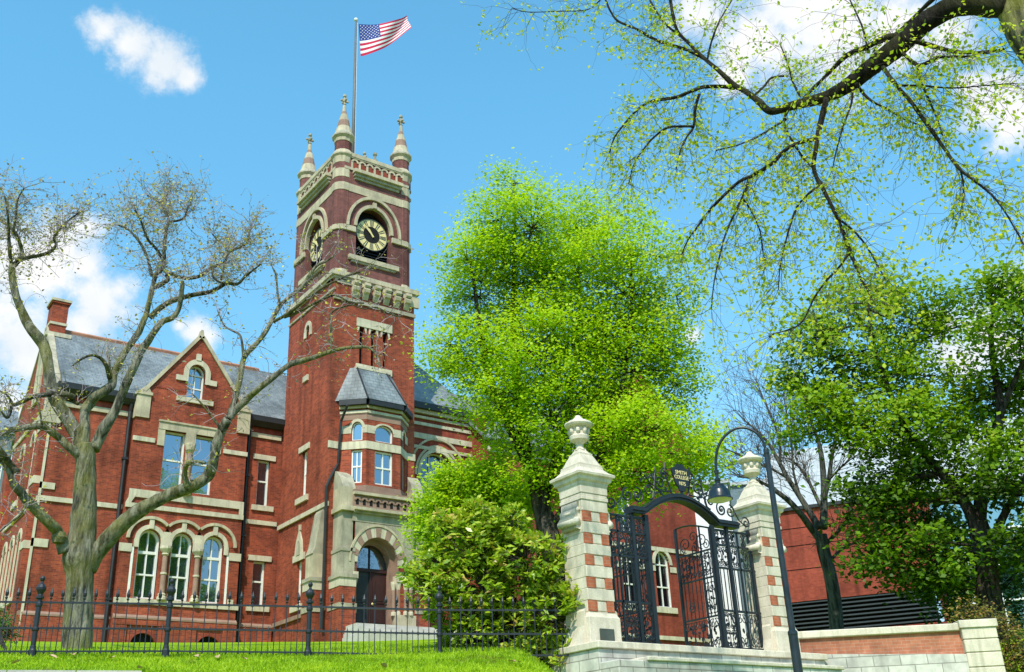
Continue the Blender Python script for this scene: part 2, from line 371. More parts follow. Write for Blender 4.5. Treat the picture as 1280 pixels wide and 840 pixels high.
# ---- pavilion with gable
def pavhole(c): return archp(c, .46, 8.1, 10.55, 14)
mb = MB()
tri = [pavhole(c) for c in (13.22, 14.62, 16.02)]
pair = [rectp(13.42, 14.38, 12.8, 15.5), rectp(14.74, 15.7, 12.8, 15.5)]
gw = archp(14.6, .40, 17.2, 18.42, 14, 1.1)
bas = [[(c - .5, 6.25), (c + .5, 6.25), (c + .48, 6.45), (c + .3, 6.66), (c, 6.74), (c - .3, 6.66), (c - .48, 6.45)] for c in (13.34, 16.1)]
mb.panel(pv, [(12.08, 6.0), (17.22, 6.0), (17.22, 16.75), (14.65, 20.25), (12.08, 16.75)], tri + pair + [gw] + bas, 'brick')
mb.panel(LEFT(12.08), rectp(44.3, 44.8, 6, 16.75), [], 'brick'); mb.panel(RIGHT(17.22), rectp(44.3, 44.8, 6, 16.75), [], 'brick')
for i in range(17): mb.fbox(pv, 12.75 + i * .09, 12.79 + i * .09, 17.42, 17.5, -.03, .01, 'brick_far')
mb.build('pavilion_wall', hall)
for c in (13.34, 16.1):
    b2 = MB(); b2.prism(pv, bas[0 if c < 14 else 1], .2, .24, 'black'); b2.ring(pv, c, 6.25, .5, .62, -.02, .1, 'brick_far', n=12, k=.95); b2.build('basement_opening', hall)
# ---- stone trim of the wing
mb = MB()
for a, b in ((8.7, 12.06), (17.24, 19.08)):
    mb.fbox(w, a, b, 11.85, 12.05, -.07, .02, 'stone_w'); mb.fbox(w, a, b, 16.0, 16.22, -.08, .02, 'stone'); mb.fbox(w, a, b, 16.22, 16.5, -.05, .02, 'brick_far')
    mb.fbox(w, a, b, 6.0, 7.25, -.12, .02, 'brick'); mb.hexa([w.P(a, 7.25, -.14), w.P(b, 7.25, -.14), w.P(b, 7.25, .02), w.P(a, 7.25, .02), w.P(a, 7.32, -.14), w.P(b, 7.32, -.14), w.P(b, 7.45, .02), w.P(a, 7.45, .02)], 'stone_br')
P0, P1 = 12.04, 17.26
mb.fbox(pv, P0, P1, 7.02, 7.25, -.10, .02, 'brick'); mb.hexa([pv.P(P0, 7.25, -.12), pv.P(P1, 7.25, -.12), pv.P(P1, 7.25, .02), pv.P(P0, 7.25, .02), pv.P(P0, 7.32, -.12), pv.P(P1, 7.32, -.12), pv.P(P1, 7.45, .02), pv.P(P0, 7.45, .02)], 'stone_br')
for a, b in ((P0, 12.62), (13.92, 15.52), (16.68, P1)): mb.fbox(pv, a, b, 6.0, 7.02, -.08, .02, 'brick')
mb.fbox(pv, P0, P1, 11.85, 12.05, -.08, .02, 'stone_w')
mb.fbox(pv, P0 + .1, P1 - .05, 12.32, 12.66, -.07, .02, 'stone_w')
for a, b, q in ((P0, P0 + .3, .35), (P1 - .02, P1 - .3, -.3)):
    mb.prism(pv, [(a, 12.05), (a + q * .6, 12.05), (a + q * 1.5, 12.66), (a + q * .7, 12.66)] if q > 0 else [(a + q * .6, 12.05), (a, 12.05), (a, 12.66), (a + q * .7, 12.66)], -.075, .02, 'stone_w')
mb.fbox(pv, P0, 13.0, 14.82, 15.02, -.06, .02, 'stone_w'); mb.fbox(pv, 16.12, P1, 14.82, 15.02, -.06, .02, 'stone_w')
mb.fbox(pv, 12.0, 17.3, 7.86, 8.08, -.07, .02, 'stone_w')
mb.fbox(pv, 11.98, 12.5, 9.98, 10.32, -.05, .02, 'stone_w'); mb.fbox(pv, 16.72, 17.28, 9.98, 10.32, -.05, .02, 'stone_w')
# left facade trim
mb.fbox(lw, 44.8, 52.2, 11.85, 12.05, -.07, .02, 'stone_w'); mb.fbox(lw, 44.8, 52.2, 16.0, 16.22, -.06, .02, 'stone')
mb.fbox(lw, 44.8, 52.2, 6.0, 7.25, -.12, .02, 'brick'); mb.fbox(lw, 44.8, 52.2, 7.25, 7.42, -.13, .02, 'stone_br')
for z in (9.9, 12.6, 14.9): mb.box(8.42, 8.72, 44.98, 45.67, z, z + .32, 'stone_w')
mb.box(8.66, 9.3, 44.74, 44.82, 9.95, 10.28, 'stone_w'); mb.box(8.66, 9.25, 44.74, 44.82, 12.35, 12.62, 'stone_w')
mb.box(8.66, 8.75, 44.74, 44.83, 6.2, 15.6, 'stone_w')
mb.box(8.40, 9.1, 44.7, 45.7, 15.2, 15.8, 'stone'); mb.box(8.5, 9.0, 44.75, 45.5, 15.8, 16.5, 'stone')
mb.each('stone_course', hall)
for i, s in enumerate((47.35, 48.75, 50.15)):
    e = MB(); e.fbox(lw, s - .42, s - .28, 8.1, 10.7, -.05, .1, 'stone_w'); e.fbox(lw, s + .28, s + .42, 8.1, 10.7, -.05, .1, 'stone_w'); e.ring(lw, s, 10.6, .27, .42, -.05, .1, 'stone_w', k=1.7, k1=1.5); e.fbox(lw, s - .45, s + .45, 8.05, 8.28, -.09, .1, 'stone_w')
    window(hall, lw, lanc[i], (), (9.5,), .05, .1, extra=[('stone_surround', e)])
for i, s in enumerate((47.6, 49.6)):
    e = MB(); e.ring(lw, s, 15.0, .32, .47, -.05, .1, 'stone_w', k=1.6, k1=1.4); e.fbox(lw, s - .5, s + .5, 12.62, 12.88, -.08, .1, 'stone_w')
    window(hall, lw, upw[i], (s,), (14.0,), .05, .1, extra=[('stone_surround', e)])
# gable copings, kneelers
mb = MB()
def coping(mb, fr, a, b, t=.16, d0=-.1, d1=.35, mat='stone'):
    dx, dz = b[0] - a[0], b[1] - a[1]; L = math.hypot(dx, dz); nx, nz = -dz / L, dx / L
    if nz < 0: nx, nz = -nx, -nz
    mb.prism(fr, [a, b, (b[0] + nx * t, b[1] + nz * t), (a[0] + nx * t, a[1] + nz * t)], d0, d1, mat)
coping(mb, pv, (12.35, 17.1), (14.65, 20.25)); coping(mb, pv, (16.95, 17.1), (14.65, 20.25))
mb.prism(pv, [(14.52, 20.2), (14.78, 20.2), (14.7, 20.62), (14.6, 20.62)], -.1, .2, 'stone')
for a, b in ((12.02, 12.62), (16.68, 17.28)):
    mb.fbox(pv, a, b, 15.9, 16.95, -.08, .3, 'stone'); mb.fbox(pv, a - .05, b + .05, 16.95, 17.08, -.13, .35, 'stone'); mb.prism(pv, [(a, 17.08), (b, 17.08), ((a + b) / 2 + (.1 if a < 14 else -.1), 17.45)], -.08, .3, 'stone')
coping(mb, lw, (44.75, 16.85), (48.5, 21.0), .14, -.06, .22, 'stone_g'); coping(mb, lw, (52.25, 16.85), (48.5, 21.0), .14, -.06, .22, 'stone_g')
mb.each('gable_coping', hall)
# three-light window
for i, c in enumerate((13.22, 14.62, 16.02)):
    e = MB(); e.ring(pv, c, 10.55, .46, .64, -.06, .1, 'stone_w', n=20)
    for q in (-1, 1):
        e.fbox(pv, min(c + q * .46, c + q * .66), max(c + q * .46, c + q * .66), 10.2, 10.55, -.06, .1, 'stone_w')
    e.ring(pv, c, 10.55, .64, .90, -.02, .05, 'brick', n=20)
    a0 = 0 if i == 2 else math.acos(.7 / .98); a1 = PI if i == 0 else PI - math.acos(.7 / .98)
    e.ring(pv, c, 10.55, .88, 1.0, -.13, .05, 'stone', a0=a0, a1=a1, n=20)
    e.fbox(pv, c - .1, c + .1, 11.02, 11.42, -.10, .05, 'stone_w')
    window(hall, pv, tri[i], (c,), (9.12, 10.05), .09, .2, extra=[('stone_surround', e)], hfat=(10.05,), depth=.12)
mb = MB()
for c in (12.55, 13.92, 15.32, 16.69):
    if 13 < c < 16:
        mb.lathe(pv.P(c, 8.08, -.06), [(.2, 0), (.2, .12), (.15, .16), (.17, .22), (.12, .28, 'stone_br'), (.115, 1.05, 'stone_w'), (.14, 1.06, 'stone_w'), (.14, 1.14, 'stone_br'), (.115, 1.15, 'stone_br'), (.11, 1.85, 'stone_w'), (.16, 1.9), (.14, 1.95), (.24, 2.1), (.26, 2.14), (.26, 2.24)], 'stone_w', 12)
        mb.fbox(pv, c - .23, c + .23, 10.3, 10.62, -.075, .09, 'stone_w'); mb.fbox(pv, c - .16, c + .16, 10.62, 10.95, -.055, .1, 'stone_w'); mb.fbox(pv, c - .24, c + .24, 8.08, 10.3, .10, .22, 'stone_w')
    else:
        q = 1 if c > 14 else -1; mb.fbox(pv, c - .05, c + .05, 8.08, 10.2, -.02, .2, 'white')
mb.fbox(pv, 16.8, 17.06, 8.08, 8.3, -.04, .1, 'stone_w')
mb.each('window_column', hall)
# paired window
for i, (a, b) in enumerate(((13.42, 14.38), (14.74, 15.7))):
    window(hall, pv, pair[i], (), (14.2,), .07, .2, glass='glass')
mb = MB(); mb.fbox(pv, 13.1, 16.0, 15.5, 15.84, -.07, .1, 'stone'); mb.fbox(pv, 13.08, 16.02, 15.84, 15.92, -.12, .1, 'stone')
for a, b in ((13.1, 13.4), (15.72, 16.0)): mb.fbox(pv, a, b, 14.75, 15.5, -.05, .1, 'stone')
mb.fbox(pv, 14.40, 14.72, 12.66, 15.5, -.02, .3, 'stone'); mb.fbox(pv, 14.34, 14.78, 14.95, 15.5, -.10, .1, 'stone')
mb.lathe(pv.P(14.56, 12.66, -.12), [(.2, 0), (.2, .15), (.12, .2, 'stone_br'), (.11, 1.9), (.2, 2.02), (.24, 2.25), (.24, 2.32)], 'stone', 12); mb.each('window_mullion', hall)
e = MB(); e.ring(pv, 14.6, 18.42, .40, .62, -.08, .1, 'stone_w', n=20, k=1.1)
for q in (-1, 1): e.fbox(pv, min(14.6 + q * .4, 14.6 + q * .62), max(14.6 + q * .4, 14.6 + q * .62), 17.95, 18.42, -.08, .1, 'stone_w'); e.fbox(pv, min(14.6 + q * .5, 14.6 + q * .95), max(14.6 + q * .5, 14.6 + q * .95), 17.95, 18.2, -.075, .1, 'stone_w')
e.fbox(pv, 13.75, 15.45, 16.96, 17.18, -.1, .1, 'stone_w'); e.fbox(pv, 14.49, 14.71, 19.05, 19.38, -.11, .1, 'stone_w')
window(hall, pv, gw, (14.6,), (17.75, 18.4), .06, .22, mat='white', bar=.02, extra=[('stone_surround', e)])
for h, zt, zb in ((slots[0], 14.95, 12.75), (slots[1], 10.2, 8.2)):
    a, b = h[0][0], h[1][0]; e = MB(); e.fbox(w, a - .27, b + .25, zt, zt + .24, -.06, .1, 'stone_w'); e.fbox(w, a - .22, b + .25, zb - .24, zb, -.1, .2, 'stone_w')
    window(hall, w, h, (), ((zt + zb) / 2 + .1,), .08, .16, glass='glass_d', extra=[('stone_surround', e)])
# downpipes
for x, y, z0, z1 in ((11.9, 44.66, 6.3, 16.2), (17.46, 44.66, 6.4, 16.3)):
    mb = MB(); mb.tube([(x, y, z0), (x, y, z1), (x, y - .1, z1 + .35)], .085, 'lead', 8)
    for z in (8, 11.2, 14): mb.box(x - .12, x + .12, y - .1, y + .1, z, z + .1, 'lead')
    mb.build('downpipe', hall)
mb = MB(); mb.tube([(19.55, 38.8, 16.0), (19.52, 39.3, 15.4), (19.5, 39.44, 13.5), (19.12, 39.44, 12.75), (18.98, 39.42, 12.4), (18.98, 39.42, 6.5)], .06, 'lead', 8); mb.build('downpipe', hall)
# wing gutters and roof
mb = MB()
for a, b in ((8.75, 12.2), (17.1, 19.1)):
    mb.prism(Fr((0, 0, 0), (0, 1, 0), (1, 0, 0)), [(44.38, 16.72), (44.38, 16.98), (44.9, 17.02), (44.9, 16.5), (44.6, 16.5)], a, b, 'lead')
mb.each('gutter', hall)
mb = MB()
def slab(mb, p, t, mat): # quad slab
    n = (Vector(p[1]) - Vector(p[0])).cross(Vector(p[3]) - Vector(p[0])).normalized()
    if n.z < 0: n = -n
    mb.hexa([Vector(q) - n * t for q in p] + [Vector(q) for q in p], mat)
slab(mb, [(8.9, 44.4, 16.98), (22.5, 44.4, 16.98), (22.5, 48.5, 21.0), (8.9, 48.5, 21.0)], .1, 'slate')
slab(mb, [(8.9, 52.6, 16.98), (22.5, 52.6, 16.98), (22.5, 48.5, 21.02), (8.9, 48.5, 21.02)], .1, 'slate')
slab(mb, [(12.3, 44.35, 17.0), (12.3, 47.5, 17.0), (14.65, 47.6, 20.2), (14.65, 44.35, 20.2)], .08, 'slate')
slab(mb, [(17.0, 44.35, 17.0), (17.0, 47.5, 17.0), (14.65, 47.6, 20.2), (14.65, 44.35, 20.2)], .08, 'slate')
mb.tube([(9.4, 48.5, 21.0), (19.2, 48.5, 21.0)], .13, 'ridge', 6)
mb.build('roof', hall)
mb = MB()
mb.box(8.62, 9.6, 47.95, 49.05, 17.2, 20.6, 'stone'); mb.box(8.55, 9.68, 47.88, 49.12, 20.45, 20.65, 'stone_w'); mb.box(8.72, 9.42, 48.05, 48.95, 20.65, 22.2, 'brick')
mb.box(8.68, 9.46, 48.0, 49.0, 21.1, 21.22, 'stone_w'); mb.box(8.66, 9.48, 47.98, 49.02, 22.2, 22.3, 'brick'); mb.box(8.62, 9.52, 47.94, 49.06, 22.3, 22.42, 'stone')
mb.build('chimney', hall)
# little roof slope beside the tower (coloured ridge tiles)
# ---- TOWER
U1 = 23.38
mb = MB()
tslots = [rectp(c - .11, c + .11, 18.4, 20.3) for c in (20.56, 21.17, 21.79)]
mb.panel(tf, rectp(TU, U1, 5.2, 22.7), tslots + [archp(21.1, .9, 6.4, 9.2, 12, 1.15)], 'brick', .3)
slit = archp(42.2, .2, 18.5, 20.85, 8, 1.3); twin = rectp(41.78, 42.3, 12.6, 14.75); tlan = rectp(41.86, 42.36, 7.85, 9.75)
mb.panel(tl, rectp(TV, 44.5, 5.2, 22.7), [slit, twin, tlan], 'brick', .3)
mb.panel(RIGHT(U1), rectp(TV, 44.5, 5.2, 22.7), [], 'brick'); mb.panel(BACK(44.5), rectp(TU, U1, 5.2, 22.7), [], 'brick')
for c in (20.56, 21.17, 21.79): mb.fbox(tf, c - .11, c + .11, 18.4, 20.3, .25, .3, 'black')
mb.fbox(tl, 42.0, 42.4, 18.5, 21.2, .27, .3, 'brick_far')
mb.build('tower_wall', hall)
mb = MB()
mb.fbox(tf, 20.28, 22.15, 20.3, 20.72, -.06, .05, 'stone_w'); mb.fbox(tf, 20.28, 22.15, 18.1, 18.4, -.08, .05, 'stone_w')
for c in (20.56, 21.17, 21.79):
    for q in (-1, 1): mb.prism(tf, [(c + q * .11, 20.32), (c + q * .24, 20.32), (c + q * .24, 20.0), (c + q * .2, 20.0)], -.03, .1, 'stone_w')
mb.ring(tl, 42.2, 20.85, .2, .36, -.06, .05, 'stone_w', k=1.3, n=12); mb.fbox(tl, 41.8, 42.0, 20.5, 20.86, -.06, .05, 'stone_w'); mb.fbox(tl, 42.4, 42.6, 20.5, 20.86, -.06, .05, 'stone_w'); mb.fbox(tl, 41.95, 42.45, 18.2, 18.48, -.08, .05, 'stone_w')
mb.fbox(tl, 41.5, 42.6, 14.75, 15.02, -.06, .05, 'stone_w'); mb.fbox(tl, 41.45, 42.65, 12.34, 12.6, -.1, .05, 'stone_w')
# string courses around tower
def band(mb, z0, z1, p, mat, u0=TU, u1=U1, v0=TV, v1=44.5, th=.12):
    mb.box(u0 - p, u1 + p, v0 - p, v0 + th, z0, z1, mat); mb.box(u0 - p, u0 + th, v0 + th, v1, z0, z1, mat); mb.box(u1 - th, u1 + p, v0 + th, v1, z0, z1, mat); mb.box(u0 - p, u1 + p, v1 - th + .003, v1 + p, z0, z1, mat)
mb.fbox(tl, TV - .06, 44.5, 11.6, 11.8, -.09, .03, 'stone_w'); mb.fbox(tl, TV - .05, 44.5, 7.25, 7.42, -.1, .03, 'stone_br')
mb.fbox(tf, TU - .06, 19.6, 14.2, 14.52, -.03, .03, 'stone_w'); mb.fbox(tf, 22.95, U1 + .04, 14.2, 14.52, -.03, .03, 'stone_w')
mb.fbox(tf, TU - .05, U1 + .05, 21.42, 21.6, -.08, .03, 'stone_g'); mb.fbox(tl, TV - .05, 44.5, 21.9, 22.0, -.06, .03, 'stone_g'); 
band(mb, 22.62, 22.86, .2, 'stone'); band(mb, 22.5, 22.62, .1, 'stone')
mb.each('tower_course', hall)
# lancet stone head on the left face
e = MB(); e.prism(tl, [(41.55, 9.75), (42.68, 9.75), (42.68, 10.05), (42.5, 10.05), (42.42, 10.6), (42.14, 11.15), (41.84, 10.6), (41.76, 10.05), (41.55, 10.05)], -.07, .05, 'stone_w')
e.prism(tl, archp(42.12, .2, 10.0, 10.35, 8, 1.5), -.09, -.06, 'stone_g'); e.fbox(tl, 41.55, 42.7, 7.6, 7.85, -.1, .05, 'stone_w'); e.fbox(tl, 42.05, 42.2, 11.1, 11.35, -.07, .05, 'stone_w')
window(hall, tl, tlan, (), (8.8,), .09, .14, glass='glass_d', extra=[('stone_surround', e)])
window(hall, tl, twin, (), (13.7,), .1, .14, glass='glass_d')
# corbel table
for q in range(6):
    mb = MB(); c = 20.12 + q * .56; 
    prof = [(-.02, 22.5), (-.34, 22.5), (-.36, 22.36), (-.3, 22.28), (-.24, 22.3), (-.3, 22.18), (-.26, 22.04), (-.16, 21.98), (-.1, 21.84), (-.02, 21.72)]
    mb.prism(Fr((0, TV, 0), (0, 1, 0), (1, 0, 0)), prof, c - .15, c + .15, 'stone'); mb.fbox(tf, c - .2, c + .2, 22.30, 22.5, -.14, .02, 'stone'); mb.build('corbel', hall)
mb = MB()
for q in range(5): c = 20.4 + q * .56; mb.fbox(tf, c - .13, c + .13, 21.85, 22.5, -.025, -.004, 'brick_up'); 
mb.fbox(tf, 22.99, 23.6, 21.95, 22.5, -.12, .02, 'stone'); mb.fbox(tf, TU, 19.9, 22.3, 22.5, -.05, .02, 'stone'); mb.each('corbel_panel', hall)
# ---- belfry (chamfered corners)
ch = .42; B0, B1, V0, V1 = TU + .02, U1 - .02, TV + .02, 44.48
corn = [(B0 + ch, V0), (B1 - ch, V0), (B1, V0 + ch), (B1, V1 - ch), (B1 - ch, V1), (B0 + ch, V1), (B0, V1 - ch), (B0, V0 + ch)]
def octband(mb, z0, z1, p, mat, rnd=False):
    c = Vector(((B0 + B1) / 2, (V0 + V1) / 2, 0)); fx, fy = ((B1 - B0) / 2 + p) / ((B1 - B0) / 2), ((V1 - V0) / 2 + p) / ((V1 - V0) / 2)
    pts = [(c.x + (x - c.x) * fx, c.y + (y - c.y) * fy) for x, y in corn]
    n = 8; vs = [(x, y, z0) for x, y in pts] + [(x, y, z1) for x, y in pts]
    mb.mesh(vs, [(i, (i + 1) % n, n + (i + 1) % n, n + i) for i in range(n)] + [tuple(range(n))[::-1], tuple(range(n, 2 * n))], mat)
CU, CZ, CV = 21.1, 25.47, 42.0
bf = FRONT(V0); bl = LEFT(B0)
mb = MB()
def clockhole(c): return archp(c, .95, 23.95, 25.62, 18, 1.3)
mb.panel(bf, rectp(B0 + ch, B1 - ch, 22.86, 28.2), [clockhole(CU)], 'brick_up', .55)
mb.panel(bl, rectp(V0 + ch, V1 - ch, 22.86, 28.2), [clockhole(CV)], 'brick_up', .55)
for i in (1, 2, 3, 4, 5, 7):
    a, b = corn[i], corn[(i + 1) % 8]; fr, L = SEG(a, b); 
    mb.panel(fr, rectp(0, L, 22.86, 28.2), [], 'brick_up')
a, b = corn[5], corn[6]; fr, L = SEG(a, b); mb.panel(fr, rectp(0, L, 22.86, 28.2), [], 'brick_up')
mb.build('belfry_wall', hall)
for fr, c in ((bf, CU), (bl, CV)):
    mb = MB(); z = 24.0
    mb.fbox(fr, c - .96, c + .96, 23.9, 26.95, .5, .56, 'black')
    while z < 26.0: mb.hexa([fr.P(c - .95, z, .3), fr.P(c + .95, z, .3), fr.P(c + .95, z + .1, .5), fr.P(c - .95, z + .1, .5), fr.P(c - .95, z + .02, .3), fr.P(c + .95, z + .02, .3), fr.P(c + .95, z + .12, .5), fr.P(c - .95, z + .12, .5)], 'navy'); z += .16
    mb.build('louvre', hall)
    mb = MB(); mb.ring(fr, c, 25.62, .93, 1.08, -.08, .12, 'stone', n=24, k=1.3, k1=1.28); mb.ring(fr, c, 25.5, 1.38, 1.5, -.12, .05, 'stone', n=24, k=1.3)
    mb.fbox(fr, c - .1, c + .1, 26.85, 27.15, -.12, .05, 'stone'); mb.fbox(fr, c - 1.35, c + 1.35, 23.68, 23.92, -.17, .1, 'stone'); mb.fbox(fr, c - 1.2, c + 1.2, 23.58, 23.68, -.1, .1, 'stone_g')
    for q in (-1, 1):
        a, b = sorted((c + q * 1.0, c + q * 1.52)); mb.fbox(fr, a, b, 25.22, 25.5, -.1, .05, 'stone')
    mb.build('clock_arch', hall)
    clk = MB(); clk.lathe((0, 0, 0), [(.0, 0)], 'black', 3); clk = MB()
    def disc(r0, r1, d, mat, n=48, th=.03): clk.ring(fr, c, CZ, r0, r1, d, d + th, mat, a0=0, a1=2 * PI, n=n)
    clk.prism(fr, [(c + .84 * math.cos(2 * PI * i / 48), CZ + .84 * math.sin(2 * PI * i / 48)) for i in range(48)], .20, .26, 'black'); disc(.46, .86, .185, 'gold'); disc(.83, .87, .165, 'bronze')
    ck = clk.build('clock', hall)
    nm = MB()
    for h in range(12):
        a = PI / 2 - h * PI / 6; R, T = Vector((math.cos(a), math.sin(a))), Vector((-math.sin(a), math.cos(a)))
        def q2(r, t): return (c + R.x * r + T.x * t, CZ + R.y * r + T.y * t)
        for t in ((-.07, -.03), (.02, .07)) if h % 3 else ((-.09, -.05), (-.02, .02), (.05, .09)): nm.prism(fr, [q2(.47, t[0] * .85), q2(.47, t[1] * .85), q2(.79, t[1] * 1.15), q2(.79, t[0] * 1.15)], .175, .19, 'bronze')
    nm.build('hour_numerals', ck)
    hd = MB()
    for ang, L, wd in ((-42, .62, .05), (-33, .42, .06)):
        a = math.radians(90 - ang); a = PI / 2 - math.radians(ang); R, T = Vector((math.cos(a), math.sin(a))), Vector((-math.sin(a), math.cos(a)))
        if fr is bl: R.x = -R.x; T.x = -T.x
        hd.prism(fr, [(c - R.x * .14 + T.x * wd * .7, CZ - R.y * .14 + T.y * wd * .7), (c - R.x * .14 - T.x * wd * .7, CZ - R.y * .14 - T.y * wd * .7), (c + R.x * L * .7 - T.x * wd, CZ + R.y * L * .7 - T.y * wd), (c + R.x * L, CZ + R.y * L), (c + R.x * L * .7 + T.x * wd, CZ + R.y * L * .7 + T.y * wd)], .14 if wd < .055 else .155, .15 if wd < .055 else .165, 'gold')
    hd.build('clock_hands', ck)
mb = MB()
for a, b, fr in ((B0 + ch - .02, CU - 1.5, bf), (CU + 1.5, B1 - ch + .02, bf), (V0 + ch - .02, CV - 1.5, bl), (CV + 1.5, V1 - ch, bl)): mb.fbox(fr, a, b, 25.22, 25.5, -.1, .05, 'stone')
for i in (7, 1): fr, L = SEG(corn[i], corn[(i + 1) % 8]); mb.fbox(fr, -.04, L + .04, 25.22, 25.5, -.1, .05, 'stone')
octband(mb, 27.45, 27.88, .03, 'stone'); octband(mb, 27.88, 28.2, .02, 'brick_up'); octband(mb, 28.2, 28.68, 0, 'brick_up')
for fr, a, b in ((bf, B0 + .86, B1 - .88), (bl, V0 + .86, V1 - .88), (BACK(V1), B0 + .86, B1 - .88), (RIGHT(B1), V0 + .86, V1 - .88)):
    mb.fbox(fr, a, b, 28.2, 28.34, -.1, .1, 'stone_g'); mb.fbox(fr, a - .05, b + .05, 28.34, 28.5, -.2, .1, 'stone_g'); mb.fbox(fr, a - .1, b + .1, 28.5, 28.68, -.32, .1, 'stone')
mb.each('belfry_course', hall)
for fr, a, b in ((bf, B0 + .3, B1 - .3), (bl, V0 + .3, V1 - .3), (BACK(V1), B0 + .3, B1 - .3), (RIGHT(B1), V0 + .3, V1 - .3)):
    mb = MB(); mb.fbox(fr, a, b, 28.68, 29.45, -.02, .25, 'brick_up'); mb.fbox(fr, a, b, 29.45, 29.66, -.1, .3, 'stone'); mb.fbox(fr, a, b, 28.68, 28.82, -.06, .02, 'stone')
    n = 7
    for i in range(n):
        c = a + .35 + (b - a - .7) * (i + .5) / n; hw = (b - a - .7) / n / 2
        mb.fbox(fr, c - hw + .005, c - hw + .11, 28.82, 29.18, -.06, .02, 'stone'); mb.ring(fr, c, 29.16, hw - .1, hw - .005, -.06, .02, 'stone', n=8); mb.fbox(fr, c - hw + .11, c + hw - .01, 28.85, 29.16, -.024, -.003, 'brick_far')
    mb.fbox(fr, a, b, 29.38, 29.45, -.07, .02, 'stone')
    mb.build('parapet', hall)
def turret(x, y, dz=0):
    mb = MB(); r = .47; k = 'brick_up'
    mb.lathe((x, y, dz), [(q[0], q[1] + (.45 if q[1] > 32.1 else .34 if q[1] > 31.7 else .24 if q[1] > 31.3 else .12 if q[1] > 30.8 else .05 if q[1] > 29.7 else 0), *q[2:]) for q in [(r + .12, 22.5, 'stone'), (r + .12, 22.84, 'stone'), (r + .02, 22.98, 'stone'), (r, 23.1, k), (r, 25.2, 'stone'), (r + .07, 25.22, 'stone'), (r + .07, 25.48, k), (r, 25.5, k), (r, 27.45, 'stone'), (r + .03, 27.46, 'stone'), (r + .03, 27.88, k), (r, 27.89, k), (r, 28.2, 'stone'), (r + .02, 28.21, 'stone'), (r + .02, 28.68, k), (r, 28.69, k), (r, 29.05, 'stone'), (r + .01, 29.06, 'stone'), (r + .05, 29.4, 'stone'), (r + .13, 29.5, 'stone'), (r + .13, 29.58, 'stone'), (r - .02, 29.78, k), (r - .04, 29.8, k), (r - .04, 30.3, 'stone'), (r - .01, 30.31, 'stone'), (r, 30.5, 'stone'), (r + .11, 30.62, 'stone_g'), (r + .11, 30.7, 'stone_g'), (r - .03, 30.86, 'stone'), (r - .12, 31.2, 'stone_br'), (r - .2, 31.5, 'stone'), (r - .30, 31.8, 'stone_br'), (r - .36, 32.0, 'stone'), (.09, 32.2, 'stone'), (.06, 32.32)]], 'stone', 12, rot=PI / 12)
    t = mb.build('turret', hall)
    dz += .42; f = MB(); f.lathe((x, y, dz), [(.06, 32.3), (.1, 32.36), (.05, 32.42), (.05, 32.8), (.1, 32.86), (.1, 32.95), (.03, 33.02)], 'stone_g', 8)
    for dx, dy in ((1, 0), (0, 1)):
        f.box(x - .04 - .15 * dx, x + .04 + .15 * dx, y - .04 - .15 * dy, y + .04 + .15 * dy, dz + 32.55, dz + 32.65, 'stone_g')
        for q in (-1, 1): f.lathe((x + q * .17 * dx, y + q * .17 * dy, dz + 32.6), [(.03, -.07), (.065, -.03), (.065, .03), (.03, .07)], 'stone_g', 6)
    f.build('finial', t)
turret(19.54, 39.97); turret(22.86, 39.97); turret(19.54, 44.05); turret(22.86, 44.05)
mb = MB(); mb.lathe((21.15, 39.6, 29.66), [(.12, 0), (.12, .12), (.06, .16), (.06, .34), (.11, .42), (.11, .52), (.03, .58)], 'stone_g', 8); mb.build('parapet_knob', hall)
mb = MB(); mb.box(B0 + .2, B1 - .2, V0 + .2, V1 - .2, 28.4, 28.5, 'lead'); mb.build('tower_deck', hall)
# ---- porch, buttresses, oriel
mb = MB()
PO = FRONT(38.68)
mb.panel(PO, rectp(19.9, 22.9, 5.2, 10.85), [archp(21.1, 1.0, 6.45, 9.15, 20, 1.12)], 'brick', .35, 'stone_br')
mb.panel(RIGHT(22.9), rectp(38.68, 39.52, 5.2, 10.85), [], 'brick')
mb.panel(FRONT(39.03), rectp(19.95, 22.6, 5.3, 10.6), [archp(21.1, .80, 6.45, 9.15, 20, 1.15)], 'stone_br', .4)
mb.build('porch_wall', hall)
mb = MB()
# spandrel stone around the arch
mb.panel(FRONT(38.64), [(19.99, 10.13), (19.99, 10.85), (22.86, 10.85), (22.86, 8.7), (22.45, 8.7)] + [(21.1 + 1.36 * math.cos(PI * i / 20), 9.15 + 1.6 * math.sin(PI * i / 20)) for i in range(1, 17)], [], 'stone_g', .1)
mb.ring(PO, 21.1, 9.15, 1.3, 1.38, -.09, .02, 'stone', n=24, k=1.2, k1=1.2)
nv = 15
for i in range(nv):
    a, b = PI * i / nv, PI * (i + 1) / nv
    mb.ring(PO, 21.1, 9.15, .98, 1.31, -.05 if i % 2 == 0 else -.065, .05, 'stone_br' if i % 2 else 'stone_w', a0=a + .004, a1=b - .004, n=4, k=1.13, k1=1.19)
mb.build('door_arch', hall)
mb = MB()
mb.fbox(PO, 22.02, 22.86, 8.46, 8.74, -.08, .5, 'stone_w'); mb.fbox(PO, 19.92, 20.16, 8.46, 8.74, -.08, .4, 'stone_w')
for x, y in ((22.14, 38.76), (22.0, 38.92), (22.42, 38.62), (22.66, 38.62), (20.06, 38.76)):
    mb.lathe((x, y, 7.1), [(.11, 0), (.11, .1), (.09, .16, 'stone_br'), (.085, 1.05), (.11, 1.2), (.13, 1.3), (.13, 1.4)], 'stone_w', 10)
mb.fbox(PO, 22.02, 22.9, 6.3, 7.1, -.1, .5, 'stone')
mb.each('porch_column', hall)
